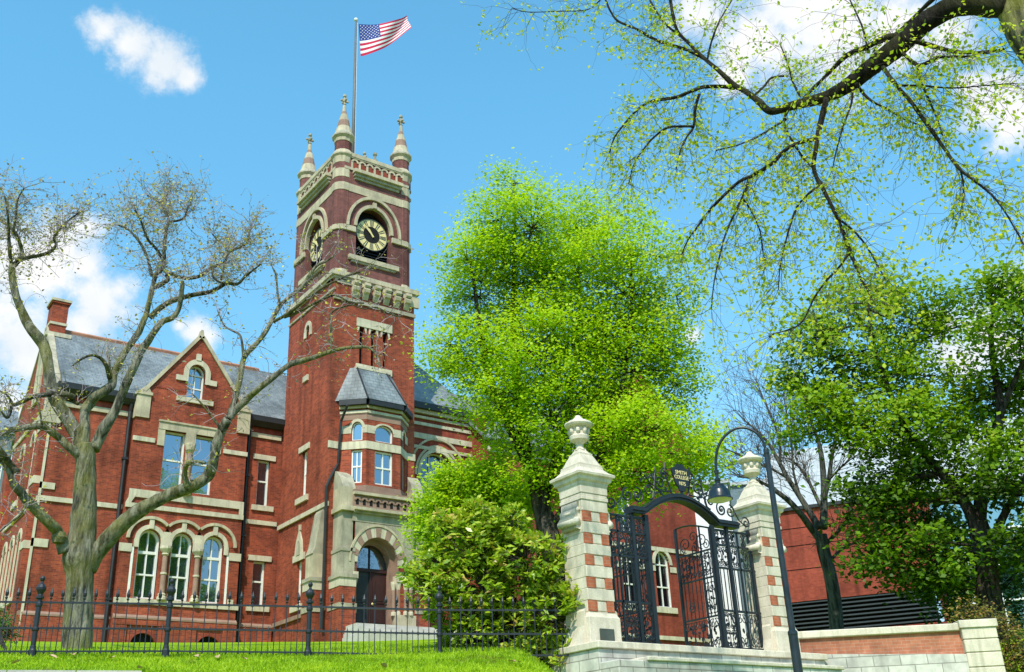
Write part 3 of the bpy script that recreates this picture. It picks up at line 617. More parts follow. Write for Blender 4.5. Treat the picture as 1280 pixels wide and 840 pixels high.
# entablature
mb = MB()
a, b, V = 19.85, 22.92, 38.68
for z0, z1, p, mt in ((10.85, 11.2, .06, 'stone_g'), (11.2, 11.3, .16, 'stone_g'), (11.3, 11.42, .3, 'stone'), (11.42, 11.98, .1, 'stone_br'), (11.98, 12.1, .22, 'stone'), (12.1, 12.2, .14, 'stone_br')):
    mb.box(a, b + p, V - p, 39.52, z0, z1, mt)
for i in range(9):
    c = a + .18 + i * .33; fr = FRONT(V - .1); mb.ring(fr, c, 11.74, .07, .15, -.05, .02, 'stone_br', n=8); mb.prism(fr, archp(c, .07, 11.55, 11.74, 6), -.006, .02, 'black')
mb.build('porch_entablature', hall)
def buttress(mb, u0, u1, v0, v1, fr_dir):
    # brick base, stone shaft with weathered top
    mb.box(u0 - .03, u1 + .03, v0 - .03, v1, 5.2, 7.2, 'brick'); mb.box(u0 - .06, u1 + .06, v0 - .06, v1, 7.2, 7.42, 'stone_g')
    mb.box(u0, u1, v0, v1, 7.42, 8.1, 'brick'); mb.box(u0 - .02, u1 + .02, v0 - .02, v1, 8.1, 8.45, 'stone_w'); mb.box(u0 - .07, u1 + .07, v0 - .07, v1, 8.45, 8.6, 'stone_g')
mb = MB(); buttress(mb, 19.3, 20.0, 38.55, 39.52, 0)
mb.box(19.36, 19.98, 38.62, 39.52, 8.6, 9.55, 'stone_g'); mb.box(19.33, 20.0, 38.59, 39.52, 9.55, 9.7, 'stone_g'); mb.box(19.4, 19.98, 38.68, 39.52, 9.7, 11.25, 'stone_g')
mb.box(19.28, 20.02, 38.5, 39.52, 11.25, 11.45, 'stone'); mb.box(19.36, 19.98, 38.66, 39.52, 11.45, 12.3, 'stone')
mb.prism(Fr((0, 0, 0), (0, 1, 0), (1, 0, 0)), [(38.66, 12.3), (39.52, 12.3), (39.52, 13.15), (39.3, 13.1), (38.9, 12.75)], 19.36, 19.98, 'stone_g'); mb.build('buttress', hall)
mb = MB(); buttress(mb, 18.6, 19.1, 39.75, 40.55, 0)
mb.box(18.66, 19.1, 39.8, 40.5, 8.6, 9.6, 'stone'); mb.prism(FRONT(39.8), [(18.62, 9.6), (19.1, 9.6), (19.1, 11.6), (18.98, 11.4), (18.74, 9.9)], 0, .7, 'stone_g'); mb.build('buttress', hall)
mb = MB(); buttress(mb, 22.95, 23.6, 38.7, 39.52, 0)
mb.box(23.0, 23.56, 38.76, 39.52, 8.6, 11.25, 'stone_g'); mb.box(22.95, 23.62, 38.65, 39.52, 11.25, 11.45, 'stone'); mb.prism(Fr((0, 0, 0), (0, 1, 0), (1, 0, 0)), [(38.76, 11.45), (39.52, 11.45), (39.52, 13.4), (39.2, 13.0), (38.9, 12.2)], 23.0, 23.56, 'stone_g'); mb.build('buttress', hall)
# door
dr = MB(); DF = FRONT(39.38)
dr.prism(DF, rectp(20.25, 21.1, 6.5, 8.95), 0, .06, 'lead'); dr.prism(DF, rectp(21.1, 21.95, 6.5, 8.95), 0, .06, 'door')
for a, b in ((20.38, 20.95), (21.25, 21.82)):
    for z0, z1 in ((6.75, 7.5), (7.65, 8.7)):
        q_ = 'lead' if a < 21 else 'door'; dr.fbox(DF, a, b, z0, z1, -.03, .01, q_); dr.fbox(DF, a + .1, b - .1, z0 + .1, z1 - .1, -.05, -.02, q_)
dr.fbox(DF, 21.07, 21.13, 6.5, 8.95, -.05, .01, 'door'); dr.fbox(DF, 20.2, 22.0, 8.92, 9.04, -.06, .02, 'door')
d_ = dr.build('door', hall)
k = MB(); k.lathe((21.2, 39.3, 7.6), [(.02, -.05), (.045, -.02), (.045, .02), (.02, .05)], 'gold', 8); k.build('door_knob', d_)
window(hall, DF, [(20.25, 9.02), (21.95, 9.02)] + [(21.1 + .85 * math.cos(PI * i / 12), 9.02 + .8 * math.sin(PI * i / 12)) for i in range(13)][1:-1] if False else archp(21.1, .85, 9.02, 9.2, 12, 1.05), (21.1,), (), .06, 0, mat='door', glass='glass', name='fanlight')
# steps
mb = MB()
for i in range(4): mb.box(19.6 - i * .05, 24.2 + i * .5, 37.6 - i * .4, 38.75, 5.0, 6.5 - i * .16, 'concrete')
mb.build('doorstep', hall)
# oriel
op = [(19.6, TV), (20.5, 38.74), (22.2, 38.74), (23.0, TV)]
wh = {0: (.42, .95, .17), 1: (.32, .85, .0), 2: (.4, .9, 0)}
for i in range(3):
    fr, L = SEG(op[i], op[i + 1]); mb = MB()
    if i == 0: lo = rectp(.52, 1.0, 12.62, 14.12); up = archp(.76, .24, 14.55, 15.1, 8, 1.3)
    elif i == 1: lo = rectp(.42, 1.32, 12.6, 14.12); up = archp(.87, .45, 14.55, 15.0, 10, .75)
    else: lo = rectp(.4, .75, 12.62, 14.12); up = archp(.575, .17, 14.55, 15.1, 8, 1.3)
    mb.panel(fr, rectp(0, L, 12.2, 16.25), [lo, up], 'brick', .2)
    mb.build('oriel_wall', hall)
    mb = MB()
    q = .012 * i
    for z0, z1, p, mt in ((14.15, 14.5, .03, 'stone_w'), (15.75, 15.8, .03, 'stone_br'), (15.8, 15.92, .06, 'stone_w'), (16.02, 16.14, .1, 'stone'), (12.2, 12.34, .06, 'stone_br'), (12.34, 12.5, .03, 'stone_br')):
        mb.fbox(fr, -p * .4, L + p * .4, z0, z1, -p - q * .1, .05, mt)
    xs = [p[0] for p in up]; a, b = min(xs), max(xs)
    mb.fbox(fr, -.01, a - .02, 14.88, 15.24, -.02, .03, 'stone_w'); mb.fbox(fr, b + .02, L + .01, 14.88, 15.24, -.02, .03, 'stone_w'); 
    cx = (a + b) / 2; k = (max(p[1] for p in up) - (15.1 if i != 1 else 15.0)) / ((b - a) / 2)
    mb.ring(fr, cx, 15.1 if i != 1 else 15.0, (b - a) / 2, (b - a) / 2 + .12, -.03, .03, 'stone_w', n=12, k=k, k1=k * .95)
    mb.fbox(fr, 0, L, 15.5, 15.74, -.012, .03, 'stone_br')
    mb.fbox(fr, -.02, L + .02, 16.14, 16.4, -.28, .05, 'lead')
    mb.each('oriel_course', hall)
    window(hall, fr, lo, ((lo[0][0] + lo[1][0]) / 2,), (13.38,), .07, .08, mat='white')
    window(hall, fr, up, (), (), .05, .08, mat='white')
mb = MB()
e0 = [(19.3, TV), (20.38, 38.44), (22.34, 38.44), (23.32, TV)]; t0 = [(20.0, TV), (20.25, 39.3), (21.75, 39.3), (22.15, TV)]
for i in range(3):
    pts = [(*e0[i], 16.38), (*e0[i + 1], 16.38), (*t0[i + 1], 18.12), (*t0[i], 18.12)]
    mb.poly(pts, 'slate')
mb.poly([(*t0[i], 18.12) for i in range(4)], 'lead')
mb.poly([(*e0[i], 16.38) for i in range(4)][::-1], 'lead')
for i in (1, 2): mb.tube([(*e0[i], 16.4), (*t0[i], 18.14)], .045, 'lead', 6)
mb.box(20.2, 22.0, 39.25, 39.5, 18.08, 18.2, 'stone_w')
mb.build('oriel_roof', hall)
# ---- banded wing right of the tower
rf = FRONT(42.5)
ar = archp(26.5, 1.05, 12.0, 14.6, 16, 1.25)
mb = MB(); mb.panel(rf, rectp(23.38, 28.55, 5.0, 17.9), [ar], 'brick_far', .35); mb.panel(RIGHT(28.55), rectp(41.1, 46, 6, 17.9), [], 'brick_far')
mb.panel(FRONT(41.1), [(28.55, 4.8), (42.9, 4.8), (42.9, 18.6), (39.4, 22.6), (35.9, 18.6), (35.9, 16.2), (28.55, 16.2)], [archp(37.55, .55, 8.9, 11.2, 12, 1.3), archp(33.6, .5, 8.9, 11.2, 12, 1.3), rectp(33.1, 34.0, 12.6, 14.8), archp(39.9, .55, 8.9, 11.2, 12, 1.3), rectp(37.0, 38.0, 12.8, 15)], 'brick_far', .3)
mb.panel(RIGHT(42.9), [(41.1, 6), (50.0, 6), (50.0, 18.5), (41.1, 18.5)], [], 'brick_far')
mb.build('wing_wall', hall)
mb = MB()
for z0, z1, p in ((15.95, 16.12, .07), (16.5, 16.78, .06), (17.2, 17.36, .06)): mb.fbox(rf, 23.38, 28.6, z0, z1, -p, .03, 'stone_w')
for z0, z1, p in ((17.55, 17.68, .1), (17.8, 18.0, .18)): mb.fbox(rf, 23.38, 28.6, z0, z1, -p, .03, 'stone')
for z0, z1, p in ((7.2, 7.4, .1), (11.9, 12.12, .07), (15.9, 16.2, .12)): mb.fbox(FRONT(41.1), 28.55, 42.95, z0, z1, -p, .03, 'stone_w')
mb.ring(rf, 26.5, 14.6, 1.05, 1.2, -.06, .1, 'stone_w', n=20, k=1.25); mb.ring(rf, 26.5, 14.6, 1.24, 1.36, -.06, .1, 'stone', n=20, k=1.25, k1=1.23); mb.ring(rf, 26.5, 14.6, 1.6, 1.7, -.09, .1, 'stone', n=20, k=1.22)
mb.fbox(rf, 26.4, 26.6, 15.95 - .08, 16.3 - .1, -.1, .05, 'stone_w')
mb.each('stone_course', hall)
window(hall, rf, ar, (26.15, 26.85), (14.6,), .07, .25, glass='glass_d')
F41 = FRONT(41.1)
for c in (37.55, 39.9): 
    hw = .55
    e = MB(); e.ring(F41, c, 11.2, hw, hw + .18, -.06, .1, 'stone_w', n=14, k=1.3, k1=1.25); e.fbox(F41, c - .75, c + .75, 8.6, 8.9, -.09, .1, 'stone_w'); e.fbox(F41, c - 1.0, c - .55, 10.8, 11.1, -.05, .05, 'stone_w'); e.fbox(F41, c + .55, c + 1.0, 10.8, 11.1, -.05, .05, 'stone_w')
    window(hall, F41, archp(c, hw, 8.9, 11.2, 12, 1.3), (c,), (10.0, 11.2), .08, .15, glass='glass_d', extra=[('stone_surround', e)])
window(hall, F41, archp(33.6, .5, 8.9, 11.2, 12, 1.3), (33.6,), (10.0,), .08, .15); window(hall, F41, rectp(33.1, 34.0, 12.6, 14.8), (33.55,), (13.7,), .08, .15, glass='glass_d')
window(hall, F41, rectp(37.0, 38.0, 12.8, 15), (37.5,), (13.9,), .08, .15, glass='glass_d')
mb = MB(); mb.fbox(rf, 23.3, 28.8, 18.0, 18.32, -.35, .1, 'lead'); mb.fbox(F41, 28.6, 35.85, 16.2, 16.5, -.3, .1, 'lead'); mb.each('gutter', hall)
mb = MB()
slab(mb, [(23.3, 42.2, 18.32), (28.8, 42.2, 18.32), (26.4, 46.4, 22.9), (23.3, 46.4, 22.9)], .1, 'slate'); slab(mb, [(28.8, 42.2, 18.32), (28.8, 50, 18.32), (26.4, 46.4, 22.9), (26.4, 46.3, 22.9)], .1, 'slate')
slab(mb, [(28.3, 40.8, 16.5), (36, 40.8, 16.5), (36, 45.5, 20.6), (28.3, 45.5, 20.6)], .1, 'slate'); slab(mb, [(43.1, 41.0, 18.45), (43.1, 50, 18.45), (39.4, 50, 22.75), (39.4, 41.0, 22.75)], .1, 'slate'); slab(mb, [(35.7, 41.0, 18.45), (35.7, 50, 18.45), (39.4, 50, 22.75), (39.4, 41.0, 22.75)], .1, 'slate');  slab(mb, [(23.5, 50.4, 16.5), (36, 50.4, 16.5), (36, 45.5, 20.62), (23.5, 45.5, 20.62)], .1, 'slate')
mb.build('roof', hall)
for cu in (30.15, 36.5):
    dm = MB(); fr = FRONT(41.9); dm.panel(fr, [(cu - .62, 16.9), (cu + .62, 16.9), (cu + .62, 18.5), (cu, 19.6), (cu - .62, 18.5)], [archp(cu, .42, 17.15, 18.3, 10, 1.2)], 'stone_w', .1)
    for q in (-1, 1):
        slab(dm, [(cu + q * .8, 41.75, 18.35), (cu, 41.75, 19.75), (cu, 45.2, 19.75), (cu + q * .8, 43.8, 18.35)], .08, 'slate'); dm.box(cu + q * .6 - .03, cu + q * .6 + .03, 41.9, 43.6, 16.9, 18.5, 'slate')
    d = dm.build('dormer', hall); window(d, fr, archp(cu, .42, 17.15, 18.3, 10, 1.2), (), (17.8,), .06, .05)
# ================================================================== flagpole and flag
fp = thing('flagpole', 'tall slim flagpole rising from the clock tower roof', 'flagpole', (21.15, 42, 28.5))
mb = MB(); mb.tube([(21.12, 42, 28.4), (21.1, 42, 34), (21.08, 42, 40.4)], [.10, .085, .055], 'pole', 10); mb.build('pole', fp, True)
mb = MB(); mb.lathe((21.08, 42, 40.4), [(.02, 0), (.1, .05), (.12, .12), (.1, .19), (.02, .24)], 'offwhite', 10); mb.build('ball_finial', fp, True)
mb = MB(); mb.tube([(21.19, 41.93, 29), (21.17, 41.93, 35), (21.16, 41.95, 40.3)], .012, 'offwhite', 4); mb.build('halyard', fp)
def flagpt(u, v):   # u along fly, v down
    top = Vector((21.2 + 3.1 * u, 0, 40.2 + .55 * u + 1.5 * u * u)); bot = Vector((21.38 + 2.95 * u, 0, 37.95 + .6 * u + 2.4 * u ** 1.2))
    p = top.lerp(bot, v); p.z += .07 * math.sin(6 * u + 2 * v); p.y = 41.9 + .22 * u * math.sin(7.5 * u + 3.2 * v) - .3 * u; return p
fl = MB(); NU, NV = 40, 26
for i in range(NU):
    for j in range(NV):
        u0, u1, v0, v1 = i / NU, (i + 1) / NU, j / NV, (j + 1) / NV
        mt = 'flag_b' if (i < 16 and j < 14) else ('flag_r' if (j // 2) % 2 == 0 else 'flag_w')
        fl.poly([flagpt(u0, v0), flagpt(u1, v0), flagpt(u1, v1), flagpt(u0, v1)], mt)
flag = fl.build('american_flag', None, False, origin=(21.2, 42, 40)); tag(flag, 'flag of red and white stripes flying from the tower pole', 'flag')
st = MB()
for r in range(9):
    for c in range(6 if r % 2 == 0 else 5):
        cu, cv = (c * 2 + (1 if r % 2 == 0 else 2)) / 12 * .4, (r + 1) / 10 * 14 / 26; pts = []
        for k in range(10):
            a = PI / 2 + k * PI / 5; q = 1 if k % 2 == 0 else .42; p = flagpt(max(0, cu + .017 * q * math.cos(a)), cv - .024 * q * math.sin(a)); p.y -= .012; pts.append(p)
        st.poly(pts, 'flag_w')
st.build('star', flag)
# ================================================================== other buildings
mod = thing('modern_building', 'modern red brick building with grey roof and dark louvred ground floor', 'building', (44, 32, 6))
A, Bq = Vector((41.0, 37.5, 0)), Vector((46.2, 28.97, 0)); fr, L = SEG(A, Bq)
# fr.n must point away from the viewer
if fr.n.dot(Vector((.6, .8, 0))) < 0: fr.n = -fr.n
mb = MB()
z = 8.35; seg = [(8.35, 9.9), (9.95, 11.1), (11.15, 12.0), (12.05, 12.95)]
for a, b in seg: mb.fbox(fr, 1.9, L, a, b, 0, .4, 'brick_mod')
mb.fbox(fr, 1.9, L, 8.35, 12.9, .03, .5, 'black'); mb.fbox(fr, 1.9, L + .1, 12.95, 13.12, -.15, .5, 'lead'); mb.fbox(fr, 1.9, L, 5.5, 6.75, -.05, .4, 'brick_mod')
mb.fbox(fr, L, L + .35, 6, 12.95, .1, 9, 'brick_mod'); mb.build('wall', mod)
mb = MB(); mb.fbox(fr, 1.9, L - .2, 6.75, 8.3, .35, .4, 'black'); mb.fbox(fr, 1.9, 2.9, 6.75, 8.35, -.02, .2, 'louver')
z = 6.85
while z < 8.3: mb.fbox(fr, 2.9, L - .2, z, z + .07, .04, .25, 'louver'); z += .2
mb.build('louvre', mod)
mb = MB(); mb.hexa([fr.P(1.85, 13.0, .1), fr.P(L + 6, 13.0, .1), fr.P(L + 6, 13.0, 9), fr.P(1.85, 13.0, 9), fr.P(1.85, 13.1, .1), fr.P(L + 6, 13.1, .1), fr.P(L + 6, 18.8, 9), fr.P(1.85, 18.8, 9)], 'metalroof')
for i in range(10): mb.hexa([fr.P(2 + i * 1.4 + e, z_, d_) for z_, z2 in ((0, 0),) for z_, d_, e in ((13.1, .1, 0), (13.1, .1, .05), (18.8, 9, .05), (18.8, 9, 0), (13.16, .1, 0), (13.16, .1, .05), (18.86, 9, .05), (18.86, 9, 0))], 'metalroof')
mb.build('roof', mod)
mb = MB(); 
for i in range(5):
    for j in range(4): mb.fbox(fr, L + .4 + i * 1.2, L + 1.5 + i * 1.2, 6 + j * 1.7, 7.6 + j * 1.7, 1.5, 1.55, 'glass_g')
w_ = mb.build('stair_window', mod)
mb = MB()
for i in range(6): mb.fbox(fr, L + .3 + i * 1.2, L + .4 + i * 1.2, 5.5, 12.8, 1.4, 1.6, 'offwhite')
for j in range(5): mb.fbox(fr, L + .3, L + 6.3, 5.9 + j * 1.7, 6.0 + j * 1.7, 1.38, 1.58, 'offwhite')
mb.build('frame', w_)
mb = MB(); mb.fbox(fr, L + .3, L + 7, 5, 13, 1.7, 9, 'brick_mod'); mb.fbox(fr, L + 5.2, L + 9, 5, 13.0, 1.2, 1.7, 'brick_mod'); mb.build('side_wall', mod)
def house(name, label, px0, px1, py, D, depth, wallm, z0, nwin, flat=True):
    a, b = at(px0, py, D), at(px1, py, D); zt = (a.z + b.z) / 2
    fr, L = SEG(a, b); 
    if fr.n.dot(Vector((.6, .8, 0))) < 0: fr.n = -fr.n
    h = thing(name, label, 'building', (a.x, a.y, z0))
    holes = [rectp(L * (i + .3) / nwin, L * (i + .72) / nwin, z0 + 1 + 3 * j, z0 + 2.8 + 3 * j) for i in range(nwin) for j in range(int((zt - z0 - 1) // 3))]
    mb = MB(); mb.panel(fr, rectp(0, L, z0, zt), holes, wallm, .15); mb.fbox(fr, 0, .15, z0, zt, .003, depth, wallm); mb.fbox(fr, L - .15, L, z0, zt, .003, depth, wallm); mb.fbox(fr, 0, L, z0, zt, depth, depth + .1, wallm)
    mb.build('wall', h)
    mb = MB()
    if flat: mb.fbox(fr, -.2, L + .2, zt, zt + .25, -.2, depth + .2, 'metalroof')
    else: mb.prism(Fr(fr.o, fr.n, fr.t), [(-.4, zt), (depth + .4, zt), (depth / 2, zt + depth * .35)], -.3, L + .3, 'slate')
    mb.build('roof', h)
    for q in holes: window(h, fr, q, (), ((q[0][1] + q[2][1]) / 2,), .08, .1, glass='glass_d')
    return h
house('white_building', 'white rendered building seen behind the right gate leaf', 864, 909, 606, 70, 9, 'offwhite', 6.8, 0)
hs = house('siding_house', 'blue grey sided house between gateway and right pier', 906, 962, 606, 76, 10, 'siding', 7.0, 0)
house('pale_house', 'distant pale grey house at the far left behind the hall', -60, 17, 540, 95, 12, 'siding', 7.2, 3, False)
# ================================================================== ground
gx = [-400, -200, -120, -80] + [-60 + i * 2 for i in range(20)] + [-20 + i * .5 for i in range(80)] + [20 + i * 2 for i in range(20)] + [60, 90, 140, 250, 400]
gs = [-60, -20, 0, 6] + [10 + i * 1.5 for i in range(5)] + [17 + i * .3 for i in range(40)] + [29 + i * 1.5 for i in range(25)] + [68, 80, 100, 140, 250, 600, 1500, 3000]
me = bpy.data.meshes.new('lawn_ground'); vs = []; fs = []
for s in gs:
    for l in gx:
        k = 1 if s < 140 else s / 140
        x, y = sl(s, l * k); vs.append((x, y, ground(x, y)))
n = len(gx)
for i in range(len(gs) - 1):
    for j in range(n - 1): fs.append((i * n + j, i * n + j + 1, i * n + n + j + 1, i * n + n + j))
me.from_pydata(vs, [], fs); me.materials.append(M['lawn']); me.polygons.foreach_set('use_smooth', [True] * len(me.polygons))
struct(bpy.data.objects.new('ground', me)); COL.objects.link(bpy.data.objects['ground'])
mb = MB()
def strip(mb, s0, s1, l0, l1, dz, mat, n=24):
    for i in range(n):
        a, b = l0 + (l1 - l0) * i / n, l0 + (l1 - l0) * (i + 1) / n; pts = []
        for s, l in ((s0, a), (s0, b), (s1, b), (s1, a)): x, y = sl(s, l); pts.append((x, y, ground(x, y) + dz))
        mb.poly(pts, mat)
strip(mb, -58, 11.5, -70, 70, .004, 'asphalt', 40); struct(mb.build('road'))  # unseen stretch behind the eye, added to cut green light bounced off lawn
mb = MB(); strip(mb, 13.2, 15.8, -60, 60, .004, 'concrete', 60); struct(mb.build('pavement'))
mb = MB()
def hex_sl(mb, s0, s1, l0, l1, z0, z1, mat):
    p = [(*sl(s, l), z) for z in (z0, z1) for s, l in ((s0, l0), (s0, l1), (s1, l1), (s1, l0))]; mb.hexa(p, mat)
ka, kb = at(-80, 839.5, 19.6), at(176, 839.5, 19.6); fr, L = SEG(ka, kb)
if fr.n.dot(Vector((.6, .8, 0))) < 0: fr.n = -fr.n
for i in range(3): mb.fbox(fr, L * i / 3 + .01, L * (i + 1) / 3 - .01, .5, (ka.z + kb.z) / 2 - .01, -.3, .02, 'concrete')
struct(mb.build('kerb'))
# paved path through the gate and to the door
mb = MB(); mb.box(15.2, 19.7, 17.9, 19.5, 2.3, 2.70, 'concrete'); struct(mb.build('path'))
# ================================================================== gateway platform, steps, low wall
pf = thing('stone_platform', 'pale coursed stone platform carrying the gate piers and the ironwork', 'platform', (17, 16.3, 1.5))
mb = MB(); mb.box(13.85, 20.75, 16.28, 18.3, 1.3, 2.62, 'marble_b'); mb.box(13.8, 20.8, 16.22, 18.35, 2.62, 2.76, 'marble'); mb.build('base_course', pf, bevel=.015)
mb = MB(); mb.box(13.85, 20.6, 15.72, 16.28, 1.2, 2.34, 'marble_b'); mb.box(14.6, 20.65, 15.68, 16.28, 2.34, 2.42, 'marble'); mb.build('lower_step', pf, bevel=.015)
gwl = thing('garden_wall', 'low brick panel wall with pale stone coping and end pier right of the gate', 'wall', (22, 15.5, 1.5))
a, b = Vector((20.62, 16.75, 0)), Vector((23.45, 14.35, 0)); fr, L = SEG(a, b)
if fr.n.dot(Vector((.6, .8, 0))) < 0: fr.n = -fr.n
mb = MB(); mb.hexa([fr.P(-.1, 1.2, -.12), fr.P(L, 1.2, -.12), fr.P(L, 1.2, .5), fr.P(-.1, 1.2, .5), fr.P(-.1, 2.80, -.12), fr.P(L, 2.62, -.12), fr.P(L, 2.62, .5), fr.P(-.1, 2.80, .5)], 'marble_b'); mb.build('stone_base', gwl)
mb = MB(); mb.fbox(fr, -.1, L, 2.5, 3.16, 0, .4, 'brick_low'); mb.build('brick_panel', gwl)
mb = MB(); mb.fbox(fr, -.15, L, 3.16, 3.33, -.09, .5, 'marble'); mb.build('coping', gwl, bevel=.02)
mb = MB()
for z0, z1 in ((1.2, 1.9), (1.92, 2.3), (2.32, 2.63), (2.65, 2.93), (2.95, 3.2)): mb.fbox(fr, L - .02, L + .78, z0, z1, -.16, .6, 'marble')
mb.fbox(fr, L - .0, L + .76, 1.2, 3.2, -.14, .58, 'stone_g'); mb.fbox(fr, L - .06, L + .82, 3.2, 3.38, -.2, .64, 'marble'); mb.build('end_pier', gwl, bevel=.012)
# ================================================================== gate piers
def pier(label):
    t = thing('gate_pier', label, 'gate pier', (14.515, 17.215, 2.74), 'stone gate piers')
    x, y = 14.515, 17.215; Q = PI / 4
    mb = MB(); mb.lathe((x, y, 0), [(.52, 2.0), (.52, 2.70), (.45, 2.74), (.425, 2.80), (.425, 3.32), (.40, 3.36), (.372, 3.42)], 'marble', 4, Q, True)
    for z in (3.0, 3.02): pass
    mb.build('pedestal', t, bevel=.012)
    mb = MB(); h = .365
    zs = [3.44, 3.92, 4.40, 4.86, 5.34]; prev = 3.42
    for z in zs:
        mb.box(x - h, x + h, y - h, y + h, prev, z, 'marble')
        mb.box(x - h + .004, x + h - .02, y - h + .03, y + h, z, z + .235, 'marble'); prev = z + .235
        mb.box(x - h + .25, x + h - .24, y - h + .012, y - h + .04, z + .02, z + .215, 'marble')
    mb.box(x - h, x + h, y - h, y + h, prev, 5.82, 'marble'); mb.box(x - h - .02, x + h + .02, y - h - .02, y + h + .02, 5.82, 5.9, 'marble'); mb.box(x - h - .0, x + h + .0, y - h - .0, y + h + .0, 5.9, 5.97, 'marble'); mb.box(x - h - .015, x + h + .015, y - h - .015, y + h + .015, 5.97, 6.16, 'marble')
    mb.build('shaft', t, bevel=.01)
    for z in zs:
        for a, b in ((x - h + .008, x - h + .235), (x + h - .22, x + h - .04)):
            mb = MB(); mb.box(a, b, y - h - .006, y - h + .05, z + .008, z + .228, 'brick_pier'); mb.build('brick_inset', t)
    for q in (-1, 1):   # scroll brackets on the flanks
        mb = MB(); fr = Fr((0, 0, 0), (0, 1, 0), (1, 0, 0)) ; ex = x + q * h
        pr = [(0, 5.8), (.06, 5.78), (.05, 5.66), (.13, 5.6), (.12, 5.5), (.17, 5.42), (.16, 5.3), (.1, 5.26), (.12, 5.2), (0, 5.18)]
        mb.prism(FRONT(0), [(ex + q * a, b) for a, b in pr], y - h + .1, y + h - .1, 'marble'); mb.tube([(ex + q * .1, y - h + .06, 5.35), (ex + q * .1, y + h - .06, 5.35)], .085, 'marble', 10)
        mb.tube([(ex + q * .03, y - h + .08, 5.62), (ex + q * .09, y - h + .3, 5.55), (ex + q * .09, y + h - .3, 5.55), (ex + q * .03, y + h - .08, 5.62)], .05, 'marble', 6)
        mb.build('scroll_bracket', t, True)
        mb = MB(); pr = [(0, 3.95), (.05, 3.9), (.06, 3.6), (.16, 3.3), (.26, 3.0), (.27, 2.75), (0, 2.75)]
        mb.prism(FRONT(0), [(x + q * .42 + q * a * .8, b - .45) for a, b in pr], y - .3, y + .3, 'marble'); mb.build('foot_bracket', t)
    mb = MB(); mb.lathe((x, y, 0), [(.37, 6.12), (.40, 6.18), (.40, 6.22), (.455, 6.26), (.47, 6.33), (.52, 6.36), (.53, 6.41), (.50, 6.43), (.43, 6.47), (.35, 6.56), (.335, 6.62), (.335, 6.66), (.30, 6.68), (.24, 6.82), (.19, 6.92), (.19, 6.96), (.15, 6.98), (.10, 7.06), (.10, 7.09)], 'marble', 4, Q, True); mb.build('cap', t, bevel=.01)
    mb = MB(); mb.lathe((x, y, 0), [(.12, 7.06), (.085, 7.12), (.08, 7.2), (.13, 7.25), (.215, 7.3), (.23, 7.38), (.19, 7.42), (.19, 7.56), (.22, 7.60)], 'marble', 16)
    for k in range(8):
        a = k * PI / 4; mb.lathe((x + .2 * math.cos(a), y + .2 * math.sin(a), 7.5), [(.02, -.08), (.05, -.03), (.055, .02), (.03, .08)], 'marble', 6)
    u = mb.build('urn', t, True)
    mb = MB(); mb.lathe((x, y, 0), [(.20, 7.58), (.30, 7.62), (.325, 7.66), (.32, 7.69), (.24, 7.74), (.15, 7.78), (.13, 7.80), (.10, 7.82), (.07, 7.86), (.06, 7.89), (.0, 7.91)], 'marble', 20); mb.build('lid', u, True)
    return t
pr1 = pier('stone gate pier with small green bronze plaque, left of the gateway beside the bush')
def dup(root, loc, label):
    r = root.copy(); COL.objects.link(r); r.location = loc; r['label'] = label; ORG[r.name] = Vector(loc)
    for ch in list(root.children):
        c = ch.copy(); COL.objects.link(c); c.parent = r
        for g in ch.children: d = g.copy(); COL.objects.link(d); d.parent = c
    return r
dup(pr1, (20.2, 17.215, 2.74), 'stone gate pier right of the gateway, half hidden by the lamp post')
mb = MB(); mb.box(14.34, 14.72, 16.765, 16.80, 2.82, 3.09, 'bronze'); mb.box(14.37, 14.69, 16.758, 16.77, 2.85, 3.06, 'bronze'); pq = mb.build('plaque', pr1)
# ================================================================== iron gateway
ig = thing('iron_gateway', 'ornate black wrought iron gateway with arched overthrow between stone piers', 'gateway', (17.5, 17.2, 2.76))
GV = 17.2; GF = FRONT(GV)
def spiral(cx, cz, r, turns, a0, dr, n=22, r1=.15):
    return [(cx + r * (1 - (1 - r1) * i / n) * math.cos(a0 + dr * turns * 2 * PI * i / n), cz + r * (1 - (1 - r1) * i / n) * math.sin(a0 + dr * turns * 2 * PI * i / n)) for i in range(n + 1)]
def flat(mb, fr, pts, r=.014, d=0, n=5): mb.tube([fr.P(p[0], p[1], d) for p in pts], r, 'iron', n)
def cscroll(mb, fr, cx, cz, s, flipx=1, flipz=1, r=.012, d=0):   # a C scroll with curled ends
    top = spiral(cx + flipx * s * .18, cz + flipz * s * .62, s * .30, 1.25, PI / 2 if flipx > 0 else PI / 2, -flipx * flipz)
    pts = [(cx - flipx * s * .05, cz + flipz * s * .9)]
    flat(mb, fr, [(cx - flipx * s * .12 + flipx * s * .36 * (1 - math.cos(t)) * 0 - flipx * s * .28 * math.sin(t * PI), cz + flipz * s * (.92 - 1.84 * t)) for t in [i / 10 for i in range(11)]], r, d)
    flat(mb, fr, spiral(cx + flipx * s * .14, cz + flipz * s * .62, s * .30, 1.3, PI * .65 if flipx > 0 else PI * .35, -flipx * flipz), r, d)
    flat(mb, fr, spiral(cx + flipx * s * .14, cz - flipz * s * .62, s * .30, 1.3, -PI * .65 if flipx > 0 else -PI * .35, flipx * flipz), r, d)
